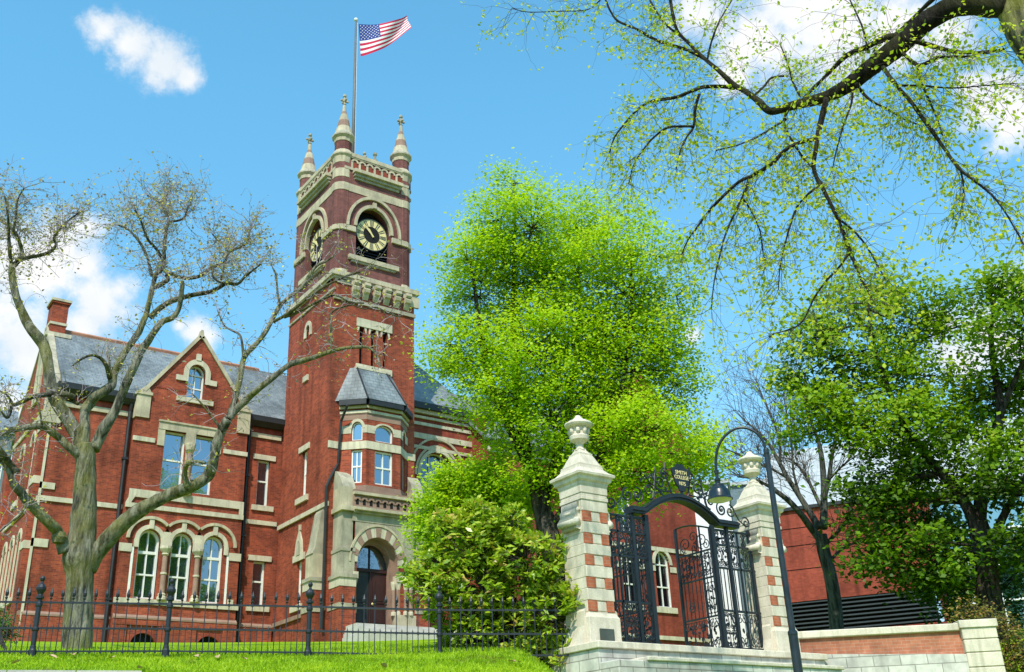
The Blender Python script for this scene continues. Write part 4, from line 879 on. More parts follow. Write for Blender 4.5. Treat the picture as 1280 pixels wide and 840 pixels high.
def scrollfill(mb, fr, s0, s1, z0, z1, d=0, dense=1):
    w_ = s1 - s0; nx = max(1, round(w_ / .26)); cw = w_ / nx; nz = max(1, round((z1 - z0) / (cw * 1.9))); chh = (z1 - z0) / nz
    for i in range(nx):
        for j in range(nz):
            cx, cz = s0 + cw * (i + .5), z0 + chh * (j + .5)
            for q in (-1, 1): cscroll(mb, fr, cx + q * cw * .06, cz, chh * .5, q, 1, .011, d)
            flat(mb, fr, [(cx + .07 * cw * math.cos(a), cz + .12 * cw * math.sin(a)) for a in [k * PI / 4 for k in range(9)]], .014, d)
            for k in range(2 * dense):
                a = random.random() * 6.3; px, pz = cx + random.uniform(-.4, .4) * cw, cz + random.uniform(-.45, .45) * chh; L = .07
                mb.prism(fr, [(px, pz), (px + L * math.cos(a - .4), pz + L * math.sin(a - .4)), (px + 1.7 * L * math.cos(a), pz + 1.7 * L * math.sin(a)), (px + L * math.cos(a + .4), pz + L * math.sin(a + .4))], d - .012, d + .012, 'iron')
def screen(name, s0, s1, tall, posts):
    for p, r in posts:
        mb = MB(); mb.fbox(GF, p - r, p + r, 2.78, tall if r > .03 else tall - .1, -r, r, 'iron'); mb.fbox(GF, p - r - .025, p + r + .025, 2.77, 2.95, -r - .025, r + .025, 'iron'); mb.build('gate_post', ig)
    mb = MB()
    for z in (2.9, 3.75, 4.75, 5.3, tall - .12): mb.fbox(GF, s0, s1, z, z + .05, -.02, .02, 'iron')
    xs = sorted(p for p, r in posts)
    for a, b in zip(xs, xs[1:]):
        scrollfill(mb, GF, a + .03, b - .03, 2.95, 3.75, 0, 2); scrollfill(mb, GF, a + .03, b - .03, 4.8, 5.3, 0, 2); scrollfill(mb, GF, a + .03, b - .03, 5.35, tall - .12, 0, 2)
        k = max(2, round((b - a) / .11))
        for i in range(1, k): mb.fbox(GF, a + (b - a) * i / k - .009, a + (b - a) * i / k + .009, 3.78, 4.76, -.009, .009, 'iron')
    mb.build('screen_panel', ig)
screen('left', 14.92, 16.32, 5.78, [(15.0, .025), (15.42, .02), (15.88, .04), (16.30, .055)])
screen('right', 18.42, 19.8, 5.78, [(18.46, .045), (18.95, .04), (19.72, .035), (19.30, .02)])
# moulded overthrow beam
def beamz(u):
    t = abs(u - 17.42) / 1.18
    return 5.77 + (.47 * math.cos(min(1, t) * PI / 2) ** .85 if t < 1 else 0)
mb = MB(); us = [15.82, 16.0, 16.2] + [16.3 + i * .1 for i in range(25)] + [18.85, 19.1, 19.3]
for off, th, wd in ((0, .06, .13), (.06, .06, .17), (.12, .04, .12)):
    vs = []
    for u in us:
        z = beamz(u) + off
        for dz, d in ((0, -wd), (th, -wd), (th, wd), (0, wd)): vs.append(GF.P(u, z + dz, d))
    mb.mesh(vs, [(i * 4 + j, i * 4 + (j + 1) % 4, i * 4 + 4 + (j + 1) % 4, i * 4 + 4 + j) for i in range(len(us) - 1) for j in range(4)] + [(0, 1, 2, 3), tuple((len(us) - 1) * 4 + j for j in (3, 2, 1, 0))], 'iron')
mb.build('arched_beam', ig)
mb = MB()
def big(cx, cz, r, a0, dr, turns=1.4, rad=.02): flat(mb, GF, spiral(cx, cz, r, turns, a0, dr, 30), rad)
for q in (-1, 1):
    c = 17.5; mb = MB()
    big(c + q * .62, 6.62, .20, -PI / 2, q); big(c + q * .42, 6.86, .16, PI / 2 + q * .5, -q); big(c + q * 1.0, 6.38, .2, -PI / 2, -q); big(c + q * 1.38, 6.22, .19, PI / 2, q); big(c + q * 1.38, 6.22, .12, -PI / 2, q)
    big(c + q * 1.68, 6.2, .17, PI / 2, -q)
    flat(mb, GF, [(c + q * .26, 6.4), (c + q * .34, 6.65), (c + q * .44, 6.95), (c + q * .40, 7.15)], .022); flat(mb, GF, [(c + q * .3, 6.45), (c + q * .6, 6.43), (c + q * .95, 6.6), (c + q * 1.1, 6.75)], .018)
    flat(mb, GF, [(c + q * .9, 6.2), (c + q * .8, 6.6), (c + q * .72, 7.0)], .016)
    flat(mb, GF, [(c + q * 2.2, 5.86), (c + q * 1.95, 6.02), (c + q * 1.75, 6.35)], .016)
    for k in range(16):
        px, pz = c + q * random.uniform(.35, 1.55), random.uniform(6.3, 6.95) - .0; pz = min(pz, 7.25 - .55 * abs(px - c)); a = random.random() * 6.3; Lf = .08
        mb.prism(GF, [(px, pz), (px + Lf * math.cos(a - .4), pz + Lf * math.sin(a - .4)), (px + 1.8 * Lf * math.cos(a), pz + 1.8 * Lf * math.sin(a)), (px + Lf * math.cos(a + .4), pz + Lf * math.sin(a + .4))], -.012, .012, 'iron')
    # low side scrolls stepping to the piers
    e = c + q * 1.95
    big(e + q * .25, 5.75 + .22, .16, PI, -q); big(e + q * .5, 5.62, .14, PI, -q)
    mb.build('overthrow_scrollwork', ig)
mb = MB(); px_, pz_ = 17.52, 6.86
sh = [(-.27, -.02), (-.30, .12), (-.24, .19), (-.15, .20), (-.12, .28), (.12, .28), (.15, .20), (.24, .19), (.30, .12), (.27, -.02), (.20, -.22), (.11, -.30), (.10, -.38), (-.10, -.38), (-.11, -.30), (-.20, -.22)]
mb.prism(GF, [(px_ + a, pz_ + b) for a, b in sh], -.10, -.06, 'iron'); mb.fbox(GF, px_ - .03, px_ + .03, 6.3, 6.5, -.08, -.04, 'iron'); sp = mb.build('sign_plaque', ig)
def lettering(txt, size, loc, rot, parent, mat, name='lettering', sx=1):
    cu = bpy.data.curves.new(name, 'FONT'); cu.body = txt; cu.size = size; cu.align_x = 'CENTER'; cu.align_y = 'CENTER'; cu.extrude = .003; cu.offset = size * .012
    t = bpy.data.objects.new(name, cu); COL.objects.link(t); dg = bpy.context.evaluated_depsgraph_get(); me = bpy.data.meshes.new_from_object(t.evaluated_get(dg)); bpy.data.objects.remove(t)
    o = bpy.data.objects.new(name, me); COL.objects.link(o); me.materials.clear(); me.materials.append(M[mat]); o.parent = parent; o.location = Vector(loc) - ORG[parent.name]; o.rotation_euler = rot; o.scale = (sx, 1, 1); ORG[o.name] = Vector(loc); return o
for txt, size, z, sx in (('SMITH', .135, 6.93, 1.0), ('COLLEGE', .125, 6.81, .88), ('1875', .125, 6.66, .95)): lettering(txt, size, (px_, GV - .104, z), (PI / 2, 0, 0), sp, 'gold', sx=sx)
# open leaves
def leaf(hinge, end):
    fr, L = SEG(hinge, end); lf = MB()
    def topz(s): return 5.72 + .22 * math.sin(min(1, s / L) * PI * .62)
    for s, r in ((.0, .03), (L * .30, .016), (L, .03)): lf.fbox(fr, s - r, s + r, 2.82, topz(s), -r, r, 'iron')
    ob = lf.build('gate_leaf', ig)
    d = MB()
    for z in (2.88, 3.65, 4.55, 5.2): d.fbox(fr, 0, L, z, z + .04, -.016, .016, 'iron')
    d.tube([fr.P(L * i / 12, topz(L * i / 12)) for i in range(13)], .022, 'iron', 6)
    k = 9
    for i in range(1, k): d.fbox(fr, L * i / k - .009, L * i / k + .009, 3.65, 5.2 if i not in (4, 5) else 5.35, -.009, .009, 'iron')
    scrollfill(d, fr, .04, L - .04, 2.92, 3.65, 0, 3); scrollfill(d, fr, .04, L * .29, 3.7, 4.5, 0, 2); scrollfill(d, fr, .04, L - .04, 4.62, 5.18, 0, 1)
    for c in (L * .15, L * .5, L * .85): flat(d, fr, spiral(c, 5.36, .12, 1.4, PI / 2, 1), .012)
    for c in (L * .26, L * .74): flat(d, fr, spiral(c, 5.48, .2, 1.6, -PI / 2, 1), .014); flat(d, fr, spiral(c, 3.95, .13, 1.6, PI / 2, 1), .012); flat(d, fr, spiral(c, 4.9, .12, 1.5, -PI / 2, -1), .012)
    flat(d, fr, spiral(L / 2, 5.62, .16, 1.5, -PI / 2, -1), .013)
    d.build('leaf_scrollwork', ob)
leaf((18.42, 17.24), (18.42, 18.40)); leaf((16.34, 17.24), (16.24, 18.40))
# ================================================================== iron fence
FPTS = [(-6.9, 20.6, 2.62), (-4.5, 21.75, 2.70), (-2.2, 22.45, 2.72), (.1, 22.75, 2.76), (2.25, 22.25, 2.79), (4.47, 21.54, 2.79), (6.77, 20.93, 2.81), (9.31, 19.93, 2.76), (11.64, 18.67, 2.64), (13.85, 17.25, 2.55)]
FPTS = FPTS[3:]
fence = thing('iron_fence', 'black iron railing of spear tipped pickets and ball topped posts on the lawn', 'fence', (6.77, 20.93, 2.75))
pm = MB(); pm.lathe((0, 0, 0), [(.075, -.15), (.075, .06), (.06, .09), (.055, .14), (.048, .15), (.048, .86), (.06, .88), (.06, .92), (.045, .95), (.045, 1.0), (.075, 1.02), (.075, 1.05), (.05, 1.07), (.045, 1.1), (.09, 1.18), (.095, 1.22), (.06, 1.28), (.03, 1.31), (.025, 1.34), (.045, 1.37), (.05, 1.40), (.03, 1.44), (.0, 1.46)], 'iron', 12)
for z in (.45, .9): pm.lathe((0, 0, z), [(.05, -.04), (.065, -.02), (.065, .02), (.05, .04)], 'iron', 12)
def picket_mesh():
    m_ = MB(); m_.box(-.009, .009, -.009, .009, .0, 1.02, 'iron')
    m_.lathe((0, 0, 0), [(.012, 1.0), (.03, 1.03), (.012, 1.05), (.03, 1.1), (.033, 1.13), (.0, 1.24)], 'iron', 6)
    for z in (.03, .46, .94): m_.box(-.02, .02, -.02, .02, z - .02, z + .03, 'iron')
    for q in (-1, 1): m_.lathe((q * .022, 0, 1.1), [(.004, -.04), (.014, 0), (.004, .04)], 'iron', 5)
    return m_
pk = picket_mesh(); db = MB(); db.box(-.007, .007, -.007, .007, 0, .47, 'iron'); db.lathe((0, 0, 0), [(.007, .46), (.016, .48), (.0, .56)], 'iron', 5)
o_post = o_pk = o_db = None; cnt = 0
def inst(o, name, mbx, p, rz, par):
    if o is None:
        mbx2 = mbx; ORGp = ORG[par.name]; ORG[par.name] = Vector((0, 0, 0)); r = mbx2.build(name, par); ORG[par.name] = ORGp
    else: r = o.copy(); COL.objects.link(r); r.parent = par
    r.location = Vector(p) - ORG[par.name]; r.rotation_euler = (0, 0, rz); return r
for i, p in enumerate(FPTS):
    if i < len(FPTS) - 1: o_post = inst(o_post, 'fence_post', pm, p, 0, fence)
    if i == len(FPTS) - 1: break
    q = FPTS[i + 1]; a, b = Vector(p), Vector(q); rz = math.atan2(b.y - a.y, b.x - a.x); dd = (b - a); n = 12 if i > 0 else 10
    rl = MB(); perp = Vector((-math.sin(rz), math.cos(rz), 0))
    for z, hgt in ((.03, .03), (.45, .035), (.93, .035)):
        c = [a + perp * -.014, b + perp * -.014, b + perp * .014, a + perp * .014]
        rl.hexa([(v.x, v.y, v.z + z) for v in c] + [(v.x, v.y, v.z + z + hgt) for v in c], 'iron')
    rl.build('rail', fence)
    for k in range(1, n):
        u = a + dd * (k / n); o_pk = inst(o_pk, 'picket', pk, u, rz, fence)
    for k in range(n):
        u = a + dd * ((k + .5) / n); o_db = inst(o_db, 'dog_bar', db, u, rz, fence)
# ================================================================== street lamp
lx, ly = 15.43, 12.72; gz = ground(lx, ly)
lamp = thing('street_lamp', 'black gooseneck street lamp with bell shade in front of the gate', 'street lamp', (lx, ly, gz))
mb = MB(); mb.lathe((lx, ly, 0), [(.17, gz - .1), (.17, gz + .25), (.12, gz + .4), (.10, gz + .5), (.085, gz + 1.0), (.085, 2.45), (.09, 2.47), (.088, 2.52), (.06, 2.55), (.052, 5.86), (.058, 5.88), (.056, 5.95), (.045, 5.98)], 'lamp', 16); mb.build('post', lamp, True)
arc = [(15.43, 12.72, 5.9), (15.41, 12.745, 6.12), (15.34, 12.82, 6.31), (15.23, 12.95, 6.43), (15.1, 13.1, 6.45), (14.96, 13.27, 6.34), (14.85, 13.4, 6.13), (14.795, 13.465, 5.85), (14.785, 13.475, 5.6)]
def crom(pts, n=5):
    pts = [Vector(p) for p in pts]; out = []
    for i in range(len(pts) - 1):
        p0, p1, p2, p3 = pts[max(0, i - 1)], pts[i], pts[i + 1], pts[min(len(pts) - 1, i + 2)]
        for k in range(n):
            t = k / n; out.append(.5 * ((2 * p1) + (p2 - p0) * t + (2 * p0 - 5 * p1 + 4 * p2 - p3) * t * t + (3 * p1 - p0 - 3 * p2 + p3) * t ** 3))
    out.append(pts[-1]); return out
mb = MB(); mb.tube(crom(arc), .027, 'lamp', 10); mb.build('gooseneck_arm', lamp, True)
mb = MB(); c = (14.785, 13.475, 0)
mb.lathe(c, [(.03, 5.66), (.045, 5.64), (.045, 5.58), (.032, 5.56), (.034, 5.5), (.06, 5.48), (.06, 5.44), (.05, 5.42), (.05, 5.38), (.11, 5.36), (.12, 5.34), (.12, 5.32), (.14, 5.31), (.19, 5.24), (.21, 5.17), (.225, 5.10), (.25, 5.075), (.25, 5.06), (.235, 5.06)], 'lamp', 28); sh_ = mb.build('lamp_shade', lamp, True)
mb = MB(); mb.lathe(c, [(.232, 5.063), (.20, 5.045), (.12, 5.02), (.0, 5.01)], 'lens', 24); mb.build('lens', sh_, True)
# ================================================================== vegetation
def leafmesh(name, P, size, mat, parent=None, tint=None, up=.3, aspect=.55, droop=0., origin=None, outward=None, nvar=.8):
    """P: (N,3) leaf bases; each leaf a small folded diamond of 4 points."""
    P = np.asarray(P, float); n = len(P); size = np.broadcast_to(np.asarray(size, float), (n,))
    d = rng.normal(size=(n, 3)); d[:, 2] = d[:, 2] * .6 - droop
    if outward is not None: d += outward
    d /= np.linalg.norm(d, axis=1)[:, None] + 1e-9
    nr = rng.normal(size=(n, 3)) * nvar; nr += np.array((-.42, -.42, .8)) * up * 1.5
    sd = np.cross(d, nr); sd /= np.linalg.norm(sd, axis=1)[:, None] + 1e-9; nn = np.cross(sd, d)
    L = size[:, None]; wd = L * aspect
    tip = P + d * L; a = P + d * L * .45 + sd * wd * .5 + nn * L * .08; b = P + d * L * .45 - sd * wd * .5 + nn * L * .08
    V = np.stack([P, a, tip, b], 1).reshape(-1, 3)
    org = ORG[parent.name] if parent else Vector(origin or (0, 0, 0)); V = V - np.array(org)
    me = bpy.data.meshes.new(name); me.vertices.add(4 * n); me.vertices.foreach_set('co', V.astype('f').ravel())
    me.loops.add(4 * n); me.loops.foreach_set('vertex_index', np.arange(4 * n, dtype='i')); me.polygons.add(n)
    me.polygons.foreach_set('loop_start', np.arange(0, 4 * n, 4, dtype='i')); me.polygons.foreach_set('loop_total', np.full(n, 4, 'i'))
    if tint is None: tint = rng.random(n)
    at_ = me.attributes.new('tint', 'FLOAT', 'POINT'); at_.data.foreach_set('value', np.repeat(np.clip(tint, 0, 1), 4).astype('f'))
    me.update(calc_edges=True); me.materials.append(M[mat])
    o = bpy.data.objects.new(name, me); COL.objects.link(o)
    if parent: o.parent = parent
    else: o.location = org
    ORG[o.name] = org; return o
def branch_px(spec, D0, D1, jit=0.0, n=4):
    """spec: (x, y, width px) picture measurements read at distance D -> 3-D points and radii"""
    pts, rad = [], []; k = len(spec) - 1
    for i, (x, y, wpx) in enumerate(spec):
        D = D0 + (D1 - D0) * i / max(1, k) + (random.uniform(-jit, jit) if 0 < i else 0)
        p = at(x, y, D); pts.append(p); rad.append(max(.008, wpx / 2 * (p.dot(FW)) / FPX))
    sm = crom(pts, n); rr = []
    for i in range(k):
        for t in range(n): rr.append(rad[i] + (rad[i + 1] - rad[i]) * t / n)
    rr.append(rad[-1]); return sm, rr
def twigs(mb, p, d, L, r, depth, mat, tips, spread=.7, grav=0., kids=(2, 4), seg=3):
    """short forking twigs grown from p along d"""
    pts = [Vector(p)]; d = Vector(d).normalized()
    for i in range(seg):
        d = (d + Vector((random.gauss(0, .3), random.gauss(0, .3), random.gauss(0, .3) + grav))).normalized(); pts.append(pts[-1] + d * L / seg)
    mb.tube(pts, [r * (1 - .5 * i / seg) for i in range(seg + 1)], mat, 3, False)
    tips.append((pts[-1], d)); 
    if depth >= 1 and seg > 1: tips.append((pts[seg // 2], d))
    if depth > 0:
        for _ in range(random.randint(*kids)):
            t = random.randint(1, seg); nd = (d + Vector((random.gauss(0, spread), random.gauss(0, spread), random.gauss(0, spread)))).normalized()
            twigs(mb, pts[t], nd, L * random.uniform(.5, .8), r * .6, depth - 1, mat, tips, spread, grav, kids, seg)
# ------------------------------------------------------------------ big budding tree on the left lawn
def left_tree():
    base = at(97, 797, 25); base.z = ground(base.x, base.y)
    t = thing('budding_tree', 'big spreading old tree with mossy bark and almost bare twigs on the left lawn', 'tree', base)
    mb = MB(); D = 25
    trunk = [(97, 830, 41), (97, 797, 37), (98, 770, 34), (99, 740, 32), (100, 715, 33), (100, 695, 38), (103, 665, 33), (106, 630, 28), (107, 600, 25), (107, 575, 24), (105, 556, 22)]
    pts, rr = branch_px(trunk, D, D, 0, 6); mb.tube(pts, rr, 'bark_l', 22, True, .13)
    B = [
     ([(105, 560, 20), (95, 540, 19), (84, 522, 18), (71, 503, 17), (63, 480, 16), (60, 454, 15), (54, 431, 15), (42, 415, 14), (33, 402, 13), (27, 388, 11), (20, 370, 10), (15, 345, 9), (15, 332, 9)], 25, 25.6),
     ([(15, 335, 8), (22, 327, 8), (27, 320, 7), (26, 308, 6), (20, 292, 5), (10, 282, 4), (0, 275, 4), (-12, 262, 3)], 25.6, 26.4),
     ([(15, 333, 5), (12, 315, 5), (11, 292, 4), (10, 270, 3), (6, 245, 2)], 25.6, 25),
     ([(20, 326, 7), (34, 322, 6), (50, 319, 5), (62, 315, 5), (70, 306, 4), (67, 298, 3.5), (72, 290, 3), (80, 281, 3), (89, 273, 2.5), (100, 265, 2)], 25.6, 24.6),
     ([(26, 312, 4), (24, 300, 4), (17, 290, 3), (20, 270, 3), (22, 250, 2.5), (30, 235, 2)], 26, 25),
     ([(105, 556, 16), (106, 535, 15), (106, 514, 14), (112, 505, 14), (120, 495, 13), (130, 489, 13), (139, 482, 12), (141, 474, 12), (143, 466, 11), (149, 453, 10), (156, 440, 10), (166, 426, 9), (174, 414, 9), (180, 400, 8), (183, 392, 8), (187, 375, 7), (191, 358, 7), (195, 343, 6), (201, 338, 6), (205, 328, 5), (205, 310, 5), (207, 294, 5), (209, 283, 4), (211, 275, 4), (206, 262, 3), (203, 254, 3), (208, 245, 2.5), (212, 237, 2)], 25, 26.5),
     ([(137, 473, 7), (133, 458, 6), (126, 448, 5), (114, 444, 4), (100, 450, 3), (90, 458, 2)], 25.3, 24.3),
     ([(141, 474, 6), (137, 462, 4), (136, 448, 3), (133, 440, 2)], 25.3, 25.8),
     ([(118, 562, 16), (123, 550, 15), (129, 537, 15), (137, 525, 14), (144, 513, 13), (152, 494, 12), (160, 474, 12), (169, 455, 11), (177, 437, 11), (184, 428, 10), (193, 414, 9), (203, 402, 9), (214, 398, 8), (221, 391, 7), (225, 380, 6), (227, 365, 6), (228, 351, 5)], 25, 24.2),
     ([(187, 397, 8), (200, 385, 8), (213, 377, 8), (228, 372, 7), (244, 368, 7), (262, 365, 6), (275, 359, 6), (284, 354, 6), (297, 355, 4), (306, 346, 4), (316, 338, 3), (326, 330, 2)], 25.8, 24.6),
     ([(193, 360, 6), (202, 355, 7), (210, 349, 6), (208, 342, 5), (216, 343, 5), (222, 346, 5), (232, 348, 5), (247, 346, 5), (256, 341, 5), (264, 335, 5), (274, 331, 4), (282, 326, 4), (284, 318, 4), (290, 313, 4), (300, 309, 3), (309, 303, 3), (311, 294, 2.5), (314, 284, 2)], 26, 25),
     ([(285, 316, 3), (279, 305, 3), (272, 300, 2.5), (266, 293, 2)], 25.5, 26),
     ([(204, 325, 4), (196, 312, 4), (186, 301, 4), (180, 288, 3), (175, 273, 3), (168, 262, 2)], 26.2, 25.4),
     ([(190, 345, 5), (187, 333, 4), (184, 321, 4), (176, 305, 4), (165, 291, 3), (157, 285, 3), (147, 281, 2)], 26, 27),
     ([(211, 277, 3), (222, 276, 3), (230, 272, 3), (233, 265, 2.5), (236, 258, 2)], 26.3, 25.6), ([(203, 255, 2.5), (194, 250, 2), (184, 244, 2)], 26.4, 27),
     ([(266, 336, 3), (266, 345, 3), (273, 352, 3), (282, 354, 3)], 25, 24.8), ([(282, 327, 3), (279, 338, 3), (276, 350, 3)], 25, 24.8),
     # big right limb
     ([(108, 712, 26), (118, 694, 26), (128, 682, 25), (140, 668, 24), (158, 651, 21), (176, 637, 20), (194, 627, 19), (211, 619, 18), (224, 614, 17), (237, 609, 17), (250, 602, 16), (259, 595, 16), (265, 583, 15), (268, 570, 14), (272, 553, 14), (277, 538, 14), (285, 524, 13)], 25, 23.6),
     ([(285, 524, 11), (293, 514, 10), (302, 505, 10), (312, 496, 9), (321, 488, 9), (340, 473, 8), (352, 463, 8), (364, 455, 8), (378, 451, 8), (392, 447, 7), (406, 442, 7), (419, 438, 6), (432, 435, 5), (445, 434, 5), (459, 434, 4), (467, 439, 3), (472, 447, 3), (476, 458, 2)], 23.6, 22.6),
     ([(413, 439, 4), (414, 425, 4), (413, 408, 3.5), (413, 393, 3), (421, 386, 3), (432, 383, 2.5), (441, 381, 2)], 23, 23.2),
     ([(441, 381, 2), (455, 386, 2), (470, 384, 2), (485, 391, 2), (497, 396, 1.6)], 23.2, 23),
     ([(285, 524, 10), (290, 510, 9), (295, 495, 8), (300, 472, 8), (304, 450, 8), (310, 440, 8), (321, 429, 7), (331, 416, 7), (340, 400, 6), (350, 382, 6), (363, 370, 6), (377, 359, 5), (386, 345, 5), (396, 332, 4), (407, 327, 3), (417, 320, 2.5)], 23.6, 24.4),
     ([(342, 402, 5), (355, 395, 5), (368, 386, 5), (386, 371, 4), (404, 359, 4), (420, 351, 3), (438, 343, 3), (450, 340, 2)], 24, 23),
     ([(355, 397, 4), (375, 389, 4), (395, 378, 4), (418, 369, 3), (436, 377, 2.5), (455, 379, 2)], 23.8, 22.8),
     ([(350, 382, 4), (347, 365, 3), (345, 344, 3), (341, 335, 2)], 24, 24.6),
     ([(304, 446, 4), (303, 432, 3.5), (300, 419, 3), (290, 413, 3), (281, 408, 2.5), (276, 398, 2), (272, 388, 1.6)], 23.8, 24.5),
     ([(235, 609, 9), (231, 597, 8), (232, 585, 7), (237, 578, 7), (247, 577, 5), (257, 579, 4)], 23.8, 23.3),
     ([(279, 540, 5), (268, 525, 4), (258, 512, 3), (248, 500, 2.5), (240, 492, 2)], 23.6, 24),
     # left low limbs
     ([(82, 690, 20), (74, 668, 16), (66, 658, 15), (57, 649, 14), (46, 638, 14), (36, 628, 13), (27, 617, 12), (18, 606, 11), (13, 592, 9), (5, 578, 8), (-8, 565, 8)], 24.9, 24),
     ([(103, 575, 13), (95, 566, 12), (83, 556, 11), (75, 548, 11), (66, 541, 10), (58, 536, 9), (49, 533, 9), (33, 534, 8), (17, 537, 8), (0, 541, 7), (-18, 548, 6)], 25, 24.2),
     ([(92, 497, 9), (83, 493, 8), (70, 492, 7), (51, 494, 7), (38, 497, 6), (26, 503, 6), (17, 506, 6), (13, 500, 4), (8, 493, 3), (0, 489, 3)], 25.2, 24.5),
     ([(15, 507, 5), (12, 518, 5), (8, 522, 4), (2, 515, 3), (-5, 508, 3)], 24.6, 24.3),
     ([(-8, 552, 8), (5, 570, 9), (14, 582, 9), (22, 590, 8)], 23.7, 24.1), ([(98, 505, 5), (88, 500, 6), (75, 498, 6), (62, 500, 4)], 25.2, 25.3),
     ([(45, 495, 3), (50, 515, 3), (52, 530, 3)], 24.6, 24.5), ([(36, 628, 5), (30, 636, 4), (24, 645, 3), (10, 655, 3), (-5, 668, 3)], 24.3, 23.7),
    ]
    ends = []; att = []
    for spec, d0, d1 in B:
        pts, rr = branch_px(spec, d0, d1, .12); rr = [r * .9 for r in rr]; mb.tube(pts, rr, 'bark_u' if (spec[0][1] < 505 or spec[0][2] < 9) else 'bark_l', 14 if rr[0] > .1 else 7, True, .15); ends.append((pts, rr))
    # cut knot
    kp = at(74, 672, 24.75); mb.lathe(kp - Vector((0, 0, .0)), [(.13, -.12), (.17, 0), (.13, .12)], 'bark_l', 10)
    tk = mb.build('trunk', t, True)
    tw = MB(); tips = []; random.seed(21)
    def zone(x, y): return y < 400
    for pts, rr in ends:
        n = len(pts)
        for i in range(n):
            if rr[i] < .105:
                s = Vector((pts[i].dot(RT), pts[i].dot(UPV), pts[i].dot(FW))); px, py = 640 + FPX * s.x / s.z, 420 - FPX * s.y / s.z
                hi = py < 350 or px < 0
                k = (random.choice((1, 2, 3)) if i > n * .4 else random.choice((0, 1))) if hi and px < 345 else (1 if random.random() < .6 else 0)
                if px > 330: k = 1 if random.random() < .55 else 0
                if i == n - 1: k += 2 if hi else 1
                dirn = (pts[min(i + 1, n - 1)] - pts[max(0, i - 1)]).normalized()
                for _ in range(k):
                    d = dirn * .6 + Vector((random.gauss(0, .8), random.gauss(0, .8), random.gauss(.25, .6)))
                    twigs(tw, pts[i], d, random.uniform(.4, .95) if hi else random.uniform(.3, .7), .010, 2 if hi else 1, 'twig', tips, .85, .03, (1, 3), 4)
    tw.build('twig', t)
    P = []
    for p, d in tips:
        for _ in range(random.choice((0, 1, 1, 2, 2))): P.append(p + Vector((random.gauss(0, .04), random.gauss(0, .04), random.gauss(0, .04))))
    P = np.array(P); leafmesh('leaf_bud', P, rng.uniform(.045, .105, len(P)), 'leaf_bud2', t, rng.random(len(P)), .3, .6)
    return len(tips)
print('left tree tips', left_tree())
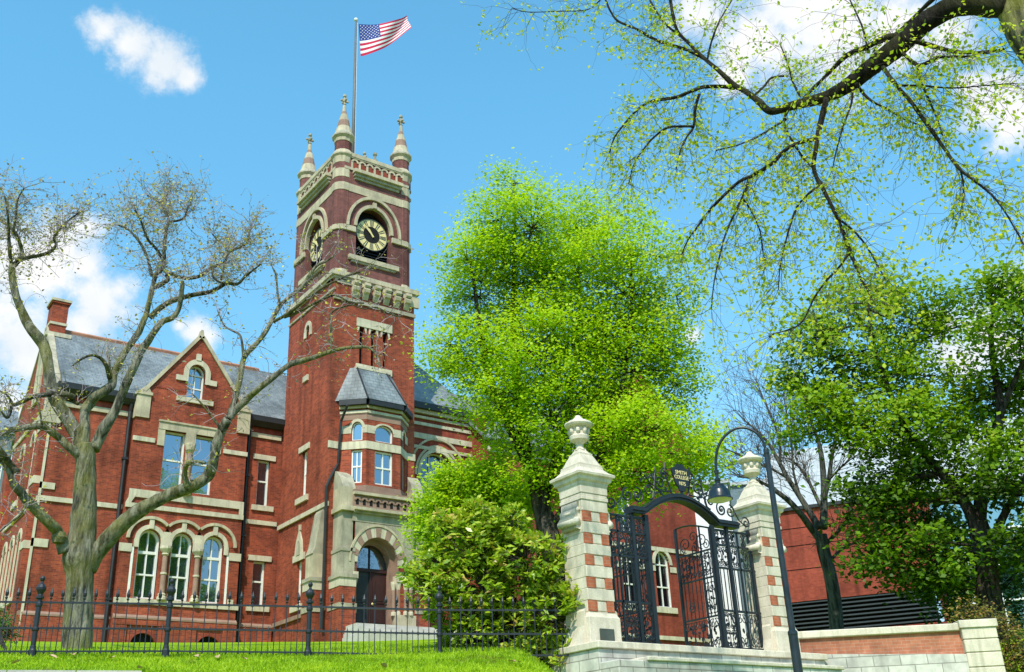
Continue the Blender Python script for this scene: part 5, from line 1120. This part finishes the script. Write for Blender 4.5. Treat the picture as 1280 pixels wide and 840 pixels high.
# ------------------------------------------------------------------ overhanging tree, top right
def over_tree():
    b = at(1560, 560, 14.5); base = Vector((b.x, b.y, ground(b.x, b.y)))
    t = thing('overhanging_tree', 'large old tree reaching in over the gate with long drooping budding branches', 'tree', base)
    mb = MB(); top = at(1266, 10, 13.5); mid = at(1410, 205, 13.6); lo = at(1500, 430, 14)
    pts = crom([base - Vector((0, 0, .3)), base + Vector((0, 0, .8)), base.lerp(lo, .6), lo, mid, at(1312, 84, 13.5), top, at(1255, -60, 13.4), at(1235, -200, 13.4), at(1190, -420, 13.8)], 4); n = len(pts)
    rad = [.62, .5, .42, .34, .27, .235, .235, .2, .17, .10]; rr = []
    for i in range(len(rad) - 1):
        for k in range(4): rr.append(rad[i] + (rad[i + 1] - rad[i]) * k / 4)
    rr.append(rad[-1]); mb.tube(pts, rr, 'bark_m', 16, True, .14)
    D = 13.4
    B = [
     ([(1262, 8, 40), (1240, 8, 38), (1214, 6, 36), (1187, 10, 36), (1160, 26, 34), (1136, 47, 32), (1110, 68, 30), (1084, 88, 28), (1058, 108, 24), (1033, 121, 20), (1012, 127, 17), (991, 132, 15), (972, 138, 13), (960, 138, 12), (950, 128, 11), (940, 120, 10), (928, 112, 9), (916, 105, 9), (898, 88, 7), (878, 71, 6), (862, 55, 5), (847, 39, 5), (841, 18, 4), (837, -5, 4), (830, -30, 3)], 13.4, 14.6),
     ([(918, 110, 7), (900, 108, 6), (878, 109, 6), (862, 115, 5), (847, 121, 4), (830, 124, 4), (816, 126, 3.5), (802, 133, 3), (790, 144, 3), (778, 158, 2.5), (768, 172, 2), (762, 190, 1.5)], 14.4, 14.9),
     ([(880, 73, 5), (866, 66, 5), (852, 60, 4), (834, 55, 4), (816, 48, 4), (795, 36, 3), (772, 26, 3), (762, 12, 2.5), (754, -2, 2), (735, 12, 1.6), (700, 14, 1.5), (660, 15, 1.2), (640, 10, 1)], 14.5, 15.2),
     ([(874, 118, 4), (869, 135, 4), (867, 158, 3), (858, 172, 2.5), (850, 190, 2), (845, 212, 1.5)], 14.4, 14.1),
     ([(868, 158, 3), (850, 158, 3), (833, 160, 3), (815, 174, 2.5), (802, 190, 2), (792, 206, 1.6), (786, 230, 1.2)], 14.3, 14.8),
     ([(1033, 124, 11), (1028, 145, 10), (1023, 165, 9), (1020, 185, 8), (1017, 206, 8), (1020, 220, 7), (1027, 233, 7), (1036, 250, 6), (1046, 271, 6), (1055, 293, 5), (1063, 315, 5), (1069, 330, 4), (1075, 346, 3), (1083, 360, 2.5), (1090, 374, 2)], 13.7, 12.9),
     ([(1019, 174, 6), (1000, 178, 6), (981, 188, 5), (968, 202, 5), (955, 211, 5), (940, 220, 4.5), (924, 227, 4), (903, 246, 4), (884, 267, 3), (870, 286, 3), (860, 300, 2), (852, 318, 1.5)], 13.6, 14.2),
     ([(936, 224, 4), (930, 242, 3), (919, 265, 3), (908, 290, 2.5), (900, 318, 2), (893, 350, 1.8), (889, 385, 1.4)], 13.9, 13.6),
     ([(928, 248, 2.5), (940, 265, 2.5), (950, 289, 2), (953, 310, 2), (957, 332, 1.5)], 13.9, 14.2),
     ([(1025, 231, 4), (1010, 243, 3.5), (996, 259, 3), (987, 285, 2.5), (980, 310, 2), (975, 335, 1.6), (973, 362, 1.2)], 13.4, 13.9),
     ([(1062, 315, 3.5), (1048, 335, 3), (1033, 351, 3), (1018, 372, 2.5), (1003, 402, 2), (985, 412, 1.5), (965, 418, 1.2)], 13.1, 12.7),
     ([(1047, 273, 3.5), (1062, 284, 3), (1075, 297, 2.5), (1086, 312, 2), (1096, 330, 2), (1106, 348, 1.5)], 13.2, 13.5),
     ([(1104, 84, 8), (1112, 96, 7), (1125, 112, 6), (1137, 125, 6), (1150, 143, 5), (1166, 165, 5), (1182, 188, 4), (1198, 210, 4), (1218, 226, 3), (1239, 243, 3), (1255, 263, 2.5), (1271, 290, 2), (1282, 310, 1.5)], 13.4, 12.8),
     ([(1201, 214, 3), (1204, 230, 2.5), (1204, 250, 2), (1200, 270, 1.5)], 13, 13.2),
     ([(1070, 104, 4), (1080, 118, 4), (1094, 129, 3), (1112, 138, 3), (1132, 150, 2), (1150, 156, 1.5)], 13.5, 14),
     ([(1066, 110, 3.5), (1064, 130, 3), (1054, 158, 2.5), (1045, 190, 2), (1040, 215, 1.5)], 13.6, 13.2),
     ([(1128, 47, 12), (1112, 46, 11), (1095, 53, 10), (1080, 60, 9), (1066, 65, 8), (1054, 73, 7), (1043, 84, 6), (1025, 102, 5), (1008, 119, 4), (998, 132, 3)], 13.6, 14.1),
     ([(1190, -20, 9), (1165, 0, 8), (1142, 22, 6), (1122, 40, 5), (1105, 52, 4)], 13.7, 14),
     ([(1138, 50, 8), (1160, 56, 8), (1186, 63, 7), (1210, 66, 6), (1236, 65, 5), (1255, 62, 4)], 13.3, 13.9),
     ([(1128, 66, 6), (1146, 81, 5), (1160, 78, 5), (1172, 72, 4), (1190, 71, 3), (1215, 70, 2)], 13.4, 12.9),
     ([(1147, 82, 4), (1150, 100, 3), (1158, 118, 3), (1172, 150, 2), (1180, 175, 1.5)], 13.3, 13.6), ([(1127, 107, 3), (1150, 107, 2.5), (1190, 110, 2), (1230, 107, 1.5), (1268, 104, 1)], 13.3, 13.3),
     ([(988, 133, 4), (980, 150, 3.5), (984, 165, 3), (994, 182, 3), (1006, 200, 2.5), (1016, 210, 2)], 14, 13.7), ([(985, 148, 3), (965, 160, 3), (945, 172, 2.5), (920, 182, 2), (895, 188, 1.5)], 14, 14.6),
     ([(942, 120, 3), (955, 108, 3), (965, 97, 3), (985, 95, 2)], 14.2, 14.6), ([(1000, 120, 3), (990, 100, 2.5), (985, 80, 2), (975, 55, 1.5)], 14, 14.5), ([(1085, 66, 3), (1080, 40, 2.5), (1072, 20, 2), (1060, -5, 1.5)], 13.8, 14.2),
     ([(884, 75, 3), (890, 50, 2.5), (900, 25, 2), (915, 0, 1.5)], 14.5, 14.9), ([(850, 45, 3), (832, 30, 2.5), (818, 10, 2), (805, -15, 1.5)], 14.6, 15),
    ]
    ends = []
    for spec, d0, d1 in B:
        pts, rr = branch_px(spec, d0, d1, .06)
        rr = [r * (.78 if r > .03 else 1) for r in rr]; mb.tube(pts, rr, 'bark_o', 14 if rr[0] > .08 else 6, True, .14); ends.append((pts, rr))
    # limbs of the crown that lie outside the picture
    for k in range(5):
        a = -1.2 + k * .9; s = pts_top = at(1235, -150 - 60 * k, 13.4); mb.tube(crom([s, s + Vector((1.2 * math.cos(a), 1.2 * math.sin(a), .8)), s + Vector((3 * math.cos(a), 3 * math.sin(a), 1.7))], 4), [.12 - .008 * i for i in range(9)], 'bark_o', 6)
    mb.build('trunk', t, True)
    tw = MB(); tips = []; random.seed(5)
    for pts, rr in ends:
        n = len(pts)
        for i in range(2, n):
            if rr[i] < .055:
                k = random.choice((1, 2, 2)) if rr[i] < .035 else random.choice((0, 1, 1))
                if i == n - 1: k = 3
                dirn = (pts[min(i + 1, n - 1)] - pts[max(0, i - 1)]).normalized()
                for _ in range(k):
                    d = dirn * .6 + Vector((random.gauss(0, .7), random.gauss(0, .7), random.gauss(-.25, .5)))
                    twigs(tw, pts[i], d, random.uniform(.35, .95), .0042, 1, 'twig_d', tips, .5, -.13, (1, 2), 4)
    tw.build('twig', t)
    P = []
    for p, d in tips:
        for _ in range(random.choice((2, 3, 4, 4, 5, 6))): P.append(p + Vector((random.gauss(0, .05), random.gauss(0, .05), random.gauss(0, .06))))
    for i in range(150):
        q = at(random.uniform(1236, 1300), random.uniform(15, 130), 13.2); P.append(q)
    P = np.array(P); leafmesh('leaf', P, rng.uniform(.045, .088, len(P)), 'leaf_bud', t, rng.random(len(P)), .3, .6, .5)
    print('over tree leaves', len(P))
over_tree()
# ------------------------------------------------------------------ leafy trees from lobes
def leafy(t, trunkspec, lobes, D, clumps, per, lsize, mat, bark, seed, limbs=(), crad=.42, shell=.35, up=.9, tb=0.0, droop=0., limb_r=.03, trunk_n=12, jD=1.2, nvar=.8, aspect=.72, low=None):
    random.seed(seed); mb = MB(); nodes = []
    for spec, d0, d1 in [trunkspec] + list(limbs):
        pts, rr = branch_px(spec, d0, d1, .05); mb.tube(pts, rr, bark, trunk_n if rr[0] > .12 else 7, True, .12); nodes += [(p, r) for p, r in zip(pts, rr)]
    trunk_nodes = [n for n in nodes]
    P, T, S = [], [], []
    tot = sum(l[2] ** 2 for l in lobes)
    for (x, y, rpx, *o) in lobes:
        Dl = D + (o[0] if o else random.uniform(-jD, jD)); c = at(x, y, Dl); R = rpx * c.dot(FW) / FPX
        nb = max(2, int(clumps * rpx * rpx / tot)); 
        # a limb into the lobe from the nearest node that lies lower
        cand = [n for n in trunk_nodes if n[0].z < c.z + .2 and n[1] > .02] or trunk_nodes
        p0, r0 = min(cand, key=lambda n: (n[0] - c).length + abs(n[0].z - c.z) * .3)
        mid = p0.lerp(c, .5) + Vector((random.gauss(0, .15), random.gauss(0, .15), (c - p0).length * .08)); lp = crom([p0, mid, c], 5)
        r1 = min(r0 * .8, limb_r * (1 + R)); rr = [r1 + (r1 * .35 - r1) * i / (len(lp) - 1) for i in range(len(lp))]; mb.tube(lp, rr, bark, 6)
        ln = lp[3:]
        for _ in range(nb):
            v = Vector((random.gauss(0, 1), random.gauss(0, 1), random.gauss(0, 1))).normalized() * R * (random.random() ** shell); v.z *= .9
            cc = c + v; s0 = min(ln, key=lambda q: (q - cc).length)
            md = s0.lerp(cc, .55) + Vector((0, 0, -.06 * (cc - s0).length)); mb.tube([s0, md, cc], [r1 * .3, r1 * .2, .006], bark, 4, False)
            k = int(per * random.uniform(.6, 1.4)); tone = random.gauss(0, .13) + (low[1] if low and y > low[0] else 0)  # low: shade painted into the leaf tint of the lower lobes
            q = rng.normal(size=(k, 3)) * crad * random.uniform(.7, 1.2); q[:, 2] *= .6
            P.append(q + np.array(cc)); T.append(np.clip(.45 + tone + tb + q[:, 2] / crad * .16 + rng.normal(size=k) * .07, 0, 1)); S.append(rng.uniform(.7, 1.25, k) * lsize)  # lit clump tops painted in: higher leaves get a lighter tint
    mb.build('trunk', t, True)
    P = np.concatenate(P); leafmesh('crown', P, np.concatenate(S), mat, t, np.concatenate(T), up, aspect, droop, nvar=nvar); print(t.name, len(P))
b = at(700, 790, 31); b.z = ground(b.x, b.y)
gt = thing('lime_green_tree', 'tall tree in bright lime green spring leaf between gate and hall', 'tree', b)
lob = [(655, 590, 30), (700, 610, 34), (735, 622, 28), (775, 615, 30), (820, 605, 26), (665, 625, 24), (650, 320, 45), (700, 310, 45), (750, 320, 45), (620, 320, 40), (690, 400, 50), (630, 410, 45), (760, 410, 45), (800, 385, 35), (710, 480, 50), (640, 490, 45), (770, 500, 45), (642, 232, 34), (622, 275, 44), (585, 325, 40), (665, 285, 50), (715, 270, 45), (775, 285, 45), (820, 320, 40), (845, 370, 30), (600, 370, 50), (660, 360, 58), (720, 345, 55), (780, 365, 55), (825, 420, 42), (560, 430, 40), (605, 445, 52), (665, 440, 60), (730, 430, 62), (790, 460, 58), (845, 480, 38), (596, 492, 34), (640, 520, 46), (690, 520, 55), (750, 530, 60), (810, 540, 55), (862, 545, 40), (628, 566, 22), (860, 590, 34), (800, 590, 38), (745, 590, 36), (885, 570, 22), (556, 468, 18), (836, 440, 35), (690, 575, 36)]
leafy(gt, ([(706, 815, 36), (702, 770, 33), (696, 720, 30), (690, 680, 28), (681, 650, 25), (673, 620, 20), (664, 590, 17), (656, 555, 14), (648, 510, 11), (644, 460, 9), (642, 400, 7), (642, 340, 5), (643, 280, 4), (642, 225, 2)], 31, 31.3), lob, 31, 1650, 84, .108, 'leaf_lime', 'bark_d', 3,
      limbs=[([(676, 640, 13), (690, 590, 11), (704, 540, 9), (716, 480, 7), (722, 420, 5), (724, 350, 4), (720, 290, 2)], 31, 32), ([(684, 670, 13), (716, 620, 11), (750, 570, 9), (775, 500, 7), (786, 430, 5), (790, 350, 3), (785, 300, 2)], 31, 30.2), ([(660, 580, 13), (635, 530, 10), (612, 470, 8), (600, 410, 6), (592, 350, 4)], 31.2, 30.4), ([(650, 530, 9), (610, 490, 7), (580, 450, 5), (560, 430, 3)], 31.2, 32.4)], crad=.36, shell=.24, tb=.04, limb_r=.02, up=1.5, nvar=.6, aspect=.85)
b = at(578, 790, 33); b.z = ground(b.x, b.y)
g2 = thing('young_green_tree', 'small light green tree in front of the porch, behind the big bush', 'tree', b)
leafy(g2, ([(582, 800, 14), (580, 740, 12), (576, 690, 10), (572, 650, 8), (570, 610, 5), (566, 580, 3)], 33, 33), [(566, 602, 20), (540, 636, 20), (585, 622, 30), (606, 600, 22), (545, 672, 24), (580, 660, 34), (612, 640, 28), (632, 625, 24), (604, 680, 30), (640, 655, 22)], 33, 480, 85, .11, 'leaf_lime', 'bark_d', 9, crad=.34, shell=.2, up=1.5, tb=.02, nvar=.6, aspect=.85, jD=.8)
# right hand maple
b = at(1240, 775, 32); b.z = ground(b.x, b.y)
mt_ = thing('maple_tree', 'dense dark green maple with forked trunk behind the low wall', 'tree', b)
lob = [(1000, 470, 36), (1020, 420, 38), (1050, 390, 36), (1075, 440, 46), (1095, 372, 34), (1120, 360, 28), (1130, 410, 44), (1150, 375, 30), (1165, 420, 34), (1020, 510, 40), (1060, 500, 44), (1110, 480, 46), (1155, 470, 38), (1000, 545, 26), (1090, 540, 44), (1140, 530, 44), (1180, 510, 34), (1120, 590, 46), (1165, 590, 40), (1085, 610, 36), (1080, 640, 30), (1110, 650, 36), (1150, 650, 42), (1090, 690, 34), (1130, 700, 40), (1170, 700, 38), (1150, 740, 28), (1200, 740, 30), (1195, 660, 26),
       (1215, 370, 32), (1245, 360, 30), (1275, 370, 34), (1310, 390, 46), (1235, 410, 30), (1275, 430, 34), (1225, 470, 32), (1260, 490, 36), (1300, 490, 46), (1200, 545, 34), (1275, 560, 34), (1250, 600, 28), (1290, 620, 44), (1215, 600, 22), (1330, 560, 50), (1250, 560, 26), (1265, 680, 28), (1300, 700, 40), (1212, 520, 30), (1225, 700, 24)]
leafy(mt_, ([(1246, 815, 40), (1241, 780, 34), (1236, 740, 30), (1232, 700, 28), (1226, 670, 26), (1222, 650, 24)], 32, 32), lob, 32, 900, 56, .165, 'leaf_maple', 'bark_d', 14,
      limbs=[([(1224, 660, 17), (1210, 635, 15), (1195, 612, 14), (1175, 590, 12), (1150, 560, 10), (1125, 520, 8), (1105, 470, 6), (1090, 420, 4), (1085, 380, 3)], 32, 31), ([(1224, 655, 18), (1226, 625, 17), (1230, 600, 16), (1240, 570, 14), (1246, 540, 13), (1250, 510, 11), (1246, 480, 9), (1240, 440, 7), (1240, 400, 5), (1246, 360, 3)], 32, 32.4), ([(1246, 530, 8), (1262, 490, 7), (1280, 450, 6), (1296, 410, 4)], 32.2, 31.5), ([(1232, 710, 14), (1240, 680, 12), (1252, 650, 10), (1268, 620, 8), (1290, 580, 6)], 32, 31.2), ([(1175, 592, 7), (1130, 600, 5), (1090, 625, 4)], 31.6, 31)], crad=.33, shell=.22, up=1.5, limb_r=.025, jD=1.4, nvar=.7, tb=.08, low=(570, -.34))  # lower crown darkened through its leaf colour, as painted shade
# bare tree between pier and maple
def bare_tree():
    base = at(1047, 800, 36); base.z = ground(base.x, base.y)
    t = thing('bare_tree', 'slim bare grey tree in front of the modern brick building', 'tree', base); mb = MB(); ends = []
    B = [([(1048, 815, 20), (1046, 790, 18), (1043, 750, 17), (1037, 715, 16), (1030, 690, 16), (1026, 668, 15)], 36, 36),
      ([(1024, 672, 11), (1014, 660, 9), (1003, 645, 8), (988, 628, 7), (973, 616, 6), (958, 606, 4), (940, 598, 3), (922, 596, 2)], 36, 35), ([(1024, 660, 10), (1012, 640, 8), (998, 618, 7), (985, 598, 6), (973, 576, 5), (962, 556, 4), (948, 540, 3), (930, 525, 2)], 36, 36.5),
      ([(1029, 660, 11), (1030, 640, 9), (1030, 610, 8), (1028, 580, 7), (1024, 555, 5), (1015, 530, 4), (1005, 500, 3), (1000, 470, 2)], 36, 36.8), ([(1030, 625, 7), (1036, 600, 6), (1040, 570, 5), (1046, 540, 4), (1050, 510, 3)], 36.2, 35.5), ([(1030, 640, 6), (1020, 620, 5), (1010, 600, 4), (1000, 585, 3), (990, 575, 2)], 36.2, 37),
      ([(1032, 680, 6), (1044, 668, 5), (1056, 655, 4), (1068, 640, 3)], 36, 35.4), ([(1034, 705, 5), (1048, 690, 4), (1060, 682, 3), (1078, 676, 2)], 36, 36.4), ([(985, 598, 4), (968, 588, 3), (950, 580, 3), (928, 570, 2), (905, 560, 1.5)], 36.4, 36), ([(975, 580, 4), (975, 555, 3), (968, 530, 3), (955, 500, 2), (945, 475, 1.5)], 36.4, 37), ([(1000, 620, 4), (992, 590, 3), (990, 560, 3), (985, 530, 2), (980, 495, 1.5)], 36.3, 35.6), ([(1036, 600, 3), (1050, 585, 3), (1062, 575, 2)], 35.8, 35.4)]
    for spec, a, b_ in B:
        pts, rr = branch_px(spec, a, b_, .1); mb.tube(pts, rr, 'bark_g', 8 if rr[0] > .1 else 5); ends.append((pts, rr))
    mb.build('trunk', t, True); tw = MB(); tips = []; random.seed(8)
    for pts, rr in ends:
        for i in range(2, len(pts)):
            if rr[i] < .1:
                for _ in range(2 if rr[i] < .07 else 1):
                    d = (pts[i] - pts[i - 1]).normalized() + Vector((random.gauss(0, .4), random.gauss(0, .4), random.gauss(.3, .3))); twigs(tw, pts[i], d, random.uniform(.9, 1.7), .014, 2 if rr[i] < .06 else 1, 'twig_d', tips, .4, .04, (2, 3), 3)
    tw.build('twig', t)
bare_tree()
# ------------------------------------------------------------------ shrubs
def shrub(name, label, lobes, D, base, clumps, per, lsize, mat, seed, jD=.5, crad=.16, whorl=True, tb=0, shell=.3):
    random.seed(seed); t = thing(name, label, 'bush', base); mb = MB(); P, T, S, O = [], [], [], []; tot = sum(l[2] ** 2 for l in lobes)
    for (x, y, rpx, *o) in lobes:
        c = at(x, y, D + (o[0] if o else random.uniform(-jD, jD))); R = rpx * c.dot(FW) / FPX; c.z = max(c.z, ground(c.x, c.y) + R * .2)
        mb.tube(crom([Vector(base), Vector(base).lerp(c, .5) + Vector((random.gauss(0, .1), random.gauss(0, .1), .1)), c], 4), [.05 - .004 * i for i in range(9)], 'bark_d', 5)
        for _ in range(max(3, int(clumps * rpx * rpx / tot))):
            v = Vector((random.gauss(0, 1), random.gauss(0, 1), random.gauss(0, 1))).normalized(); cc = c + v * R * random.random() ** shell
            if cc.z < ground(cc.x, cc.y): continue
            mb.tube([c.lerp(cc, .4), cc], [.01, .006], 'bark_d', 3, False); tone = random.gauss(.02, .16)
            for k in range(int(per * random.uniform(.6, 1.3))):
                a = random.uniform(0, 2 * PI); od = np.array((math.cos(a), math.sin(a), random.uniform(-.3, .5))) + np.array(v) * .5
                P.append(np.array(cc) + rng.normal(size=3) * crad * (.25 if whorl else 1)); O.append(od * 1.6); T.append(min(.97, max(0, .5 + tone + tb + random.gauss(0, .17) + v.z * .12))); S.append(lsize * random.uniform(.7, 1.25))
    mb.build('stem', t); leafmesh('foliage', P, np.array(S), mat, t, np.array(T), 1.0, .42, .1, outward=np.array(O)); print(name, len(P))
b = at(640, 815, 23.2); b.z = ground(b.x, b.y)
lob = [(640, 650, 20), (596, 648, 22), (690, 690, 20), (590, 680, 38), (560, 715, 40), (535, 735, 26), (625, 690, 42), (660, 705, 40), (690, 730, 34), (600, 730, 42), (645, 745, 45), (690, 770, 36), (712, 750, 20), (560, 760, 28, .6), (600, 780, 36, .3), (650, 795, 38), (690, 805, 30), (712, 800, 22), (722, 770, 18), (724, 745, 12), (705, 830, 20), (722, 815, 14), (512, 715, 10), (548, 655, 14), (575, 805, 24, .7), (620, 815, 26, .4), (670, 822, 24), (540, 700, 20), (615, 665, 26), (575, 665, 22), (523, 718, 14), (640, 672, 24)]
shrub('rhododendron_bush', 'large rounded rhododendron with yellow green and reddish leaves beside the left pier', lob, 22.9, b, 1700, 12, .17, 'leaf_rhod', 31, .5, shell=.12)
b = at(8, 805, 24); b.z = ground(b.x, b.y)
shrub('low_shrub', 'small clipped green shrub at the far left behind the fence', [(2, 785, 16), (-16, 780, 20), (12, 793, 10)], 27, b, 160, 10, .08, 'leaf_dark', 33, .2, .12, False, .2)
b = at(1240, 850, 29.5); b.z = ground(b.x, b.y)
shrub('barberry_shrub', 'untidy reddish and yellow shrub at the right behind the end pier', [(1215, 768, 18), (1240, 780, 20), (1262, 800, 24), (1270, 830, 24), (1200, 775, 10), (1285, 815, 26)], 29.5, b, 420, 10, .09, 'leaf_mix', 35, .3, .13, False)
b = at(1200, 790, 40); b.z = ground(b.x, b.y)
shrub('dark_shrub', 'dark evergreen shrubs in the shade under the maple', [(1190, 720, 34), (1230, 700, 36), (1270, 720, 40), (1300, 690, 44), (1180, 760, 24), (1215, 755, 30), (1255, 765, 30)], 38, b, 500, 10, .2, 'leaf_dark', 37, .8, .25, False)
# ------------------------------------------------------------------ grass, litter
P = []; random.seed(2)
while len(P) < 75000:
    D = 18.9 + 6.8 * random.random() ** 1.4; az = math.radians(random.uniform(-30, 6)); v = HD * math.cos(az) + LT * math.sin(az); x, y = v.x * D, v.y * D
    if x > 13.4: continue
    P.append((x, y, ground(x, y) - .01))
P = np.array(P); n = len(P)
tint = np.clip(np.array([.52 + .55 * MN.noise(Vector((p[0] * .9, p[1] * .9, 0))) + .35 * MN.noise(Vector((p[0] * 3.1, p[1] * 3.1, 5))) for p in P]) + rng.normal(size=n) * .15, 0, 1)
g = leafmesh('lawn_grass', P, rng.uniform(.035, .10, n), 'blade', None, tint, .1, .16, -1.6, origin=(5, 21, 2.5)); g['kind'] = 'stuff'; g['label'] = 'short bright green grass on the bank in front of the railing'
P = []
for _ in range(900):
    u = random.choice((random.gauss(15.6, .25), random.gauss(16.55, .3), random.uniform(15.2, 18.2))); P.append((u, 16.24 + random.gauss(0, .03), 2.41))
P = np.array(P); g2_ = leafmesh('ledge_grass', P, rng.uniform(.04, .12, len(P)), 'blade', None, None, .1, .16, -1.4, origin=(16, 16.2, 2.4)); g2_['kind'] = 'stuff'; g2_['label'] = 'tufts of grass growing along the ledge of the stone platform'
proto = None; random.seed(4)
for px, py in ((66, 822), (85, 816), (92, 819), (140, 823), (272, 822), (245, 821), (305, 824), (640, 834), (480, 835), (650, 832), (20, 829), (175, 836)):
    q = at(px, py, 21); s = 0
    for _ in range(60):
        D = 19.9 + _ * .04; q = at(px, py, D)
        if q.z <= ground(q.x, q.y) + .06: break
    if proto is None:
        mb = MB(); mb.mesh([(-.09, 0, 0), (-.03, -.05, .025), (.05, -.045, .03), (.1, 0, .005), (.04, .05, .03), (-.04, .045, .02), (0, 0, .0)], [(0, 1, 6), (1, 2, 6), (2, 3, 6), (3, 4, 6), (4, 5, 6), (5, 0, 6)], 'dead'); proto = mb.build('dead_leaf'); o = proto
    else: o = proto.copy(); COL.objects.link(o)
    o.location = (q.x, q.y, ground(q.x, q.y) + .07); o.rotation_euler = (random.uniform(-.4, .4), random.uniform(-.4, .4), random.uniform(0, 6)); tag(o, 'dry brown fallen leaf lying on the grass bank', 'leaf', 'dead leaves scattered on the grass bank')
# ================================================================== sky, sun
SUN_DIR = Vector((-.72, -.70, 0)).normalized() * math.cos(math.radians(50)); SUN_DIR.z = math.sin(math.radians(50))
wd = bpy.data.worlds.new('World'); sc.world = wd; wd.use_nodes = True; nt = wd.node_tree; bg = nt.nodes['Background']
sky = N(nt, 'ShaderNodeTexSky', sky_type='NISHITA'); sky.sun_disc = False; sky.sun_elevation = math.radians(50); sky.sun_rotation = math.atan2(SUN_DIR.x, SUN_DIR.y); sky.air_density = 1.0; sky.dust_density = .4; sky.ozone_density = 1.5

tc = N(nt, 'ShaderNodeTexCoord'); dirn = N(nt, 'ShaderNodeVectorMath', operation='NORMALIZE'); lk(nt, tc.outputs['Generated'], dirn.inputs[0])
sx = N(nt, 'ShaderNodeSeparateXYZ'); lk(nt, dirn.outputs[0], sx.inputs[0])
tf_ = ramp(nt, sx.outputs['Z'], [(0.0, (.75, .72, .72)), (.16, (1.5, 1.75, 1.7)), (.34, (1.85, 2.85, 2.7)), (.6, (1.75, 3.4, 3.25))])
col = mixc(nt, 'MULTIPLY', 1.0, sky.outputs[0], tf_)
CL = [(130, 38, 30), (165, 58, 36), (205, 82, 36), (232, 98, 20), (105, 285, 26), (70, 305, 45), (15, 330, 60), (60, 345, 45), (105, 328, 28), (125, 380, 45), (100, 405, 45), (150, 365, 25), (40, 440, 75), (10, 510, 60), (-20, 400, 80), (245, 412, 22), (256, 424, 18), (225, 406, 10), (950, 45, 62), (1040, 40, 75), (1120, 35, 50), (880, 15, 45), (920, 95, 26), (1000, 0, 90), (1190, 45, 40), (1240, 120, 42), (1275, 145, 45), (1215, 108, 22), (1195, 445, 42), (1180, 405, 26), (1275, 365, 42), (1240, 425, 55), (1130, 580, 60), (1060, 600, 40), (866, 422, 16), (1320, 480, 80), (-150, 300, 120), (1500, 200, 150), (500, -350, 160), (1000, -500, 200)]
acc = None
for x, y, r in CL:
    d = ray(x, y).normalized(); ang = r / FPX * (math.cos(math.atan(math.hypot(x - 640, y - 420) / FPX)))
    dp = N(nt, 'ShaderNodeVectorMath', operation='DISTANCE'); lk(nt, dirn.outputs[0], dp.inputs[0]); dp.inputs[1].default_value = d
    mr = N(nt, 'ShaderNodeMapRange'); mr.inputs['From Min'].default_value = 0; mr.inputs['From Max'].default_value = ang * 1.9; mr.inputs['To Min'].default_value = 1; mr.inputs['To Max'].default_value = 0
    lk(nt, dp.outputs['Value'], mr.inputs['Value'])
    if acc is None: acc = mr.outputs[0]
    else:
        mx = N(nt, 'ShaderNodeMath', operation='SMOOTH_MAX'); mx.inputs[2].default_value = .12; lk(nt, acc, mx.inputs[0]); lk(nt, mr.outputs[0], mx.inputs[1]); acc = mx.outputs[0]
n1 = noise(nt, 22, 12, dirn.outputs[0], .68); n2 = noise(nt, 9, 4, dirn.outputs[0], .6)
ad = N(nt, 'ShaderNodeMath', operation='MULTIPLY_ADD'); lk(nt, n1.outputs['Fac'], ad.inputs[0]); ad.inputs[1].default_value = 1.5; lk(nt, acc, ad.inputs[2])
ad2 = N(nt, 'ShaderNodeMath', operation='MULTIPLY_ADD'); lk(nt, n2.outputs['Fac'], ad2.inputs[0]); ad2.inputs[1].default_value = .5; lk(nt, ad.outputs[0], ad2.inputs[2])
cm = N(nt, 'ShaderNodeMapRange', interpolation_type='SMOOTHSTEP'); cm.inputs['From Min'].default_value = 1.30; cm.inputs['From Max'].default_value = 1.92; lk(nt, ad2.outputs[0], cm.inputs['Value'])
gate = N(nt, 'ShaderNodeMapRange', interpolation_type='SMOOTHSTEP'); gate.inputs['From Min'].default_value = .02; gate.inputs['From Max'].default_value = .3; lk(nt, acc, gate.inputs['Value'])
ml = N(nt, 'ShaderNodeMath', operation='MULTIPLY'); lk(nt, cm.outputs[0], ml.inputs[0]); lk(nt, gate.outputs[0], ml.inputs[1])
WHITE = 10.5
shade = ramp(nt, n2.outputs['Fac'], [(.38, (WHITE * .80, WHITE * .87, WHITE * .93)), (.6, (WHITE, WHITE, WHITE))])
col = mixc(nt, 'MIX', ml.outputs[0], col, shade); lk(nt, col, bg.inputs[0]); bg.inputs[1].default_value = .1
sun = bpy.data.lights.new('sun', 'SUN'); so = bpy.data.objects.new('sun', sun); COL.objects.link(so); sun.energy = 5; sun.angle = math.radians(.5); sun.color = (1, .90, .78)
so.rotation_euler = SUN_DIR.to_track_quat('Z', 'Y').to_euler()
sc.view_settings.view_transform = 'Standard'; sc.view_settings.look = 'None'; sc.view_settings.exposure = 0
sc.cycles.use_denoising = True; sc.cycles.max_bounces = 6
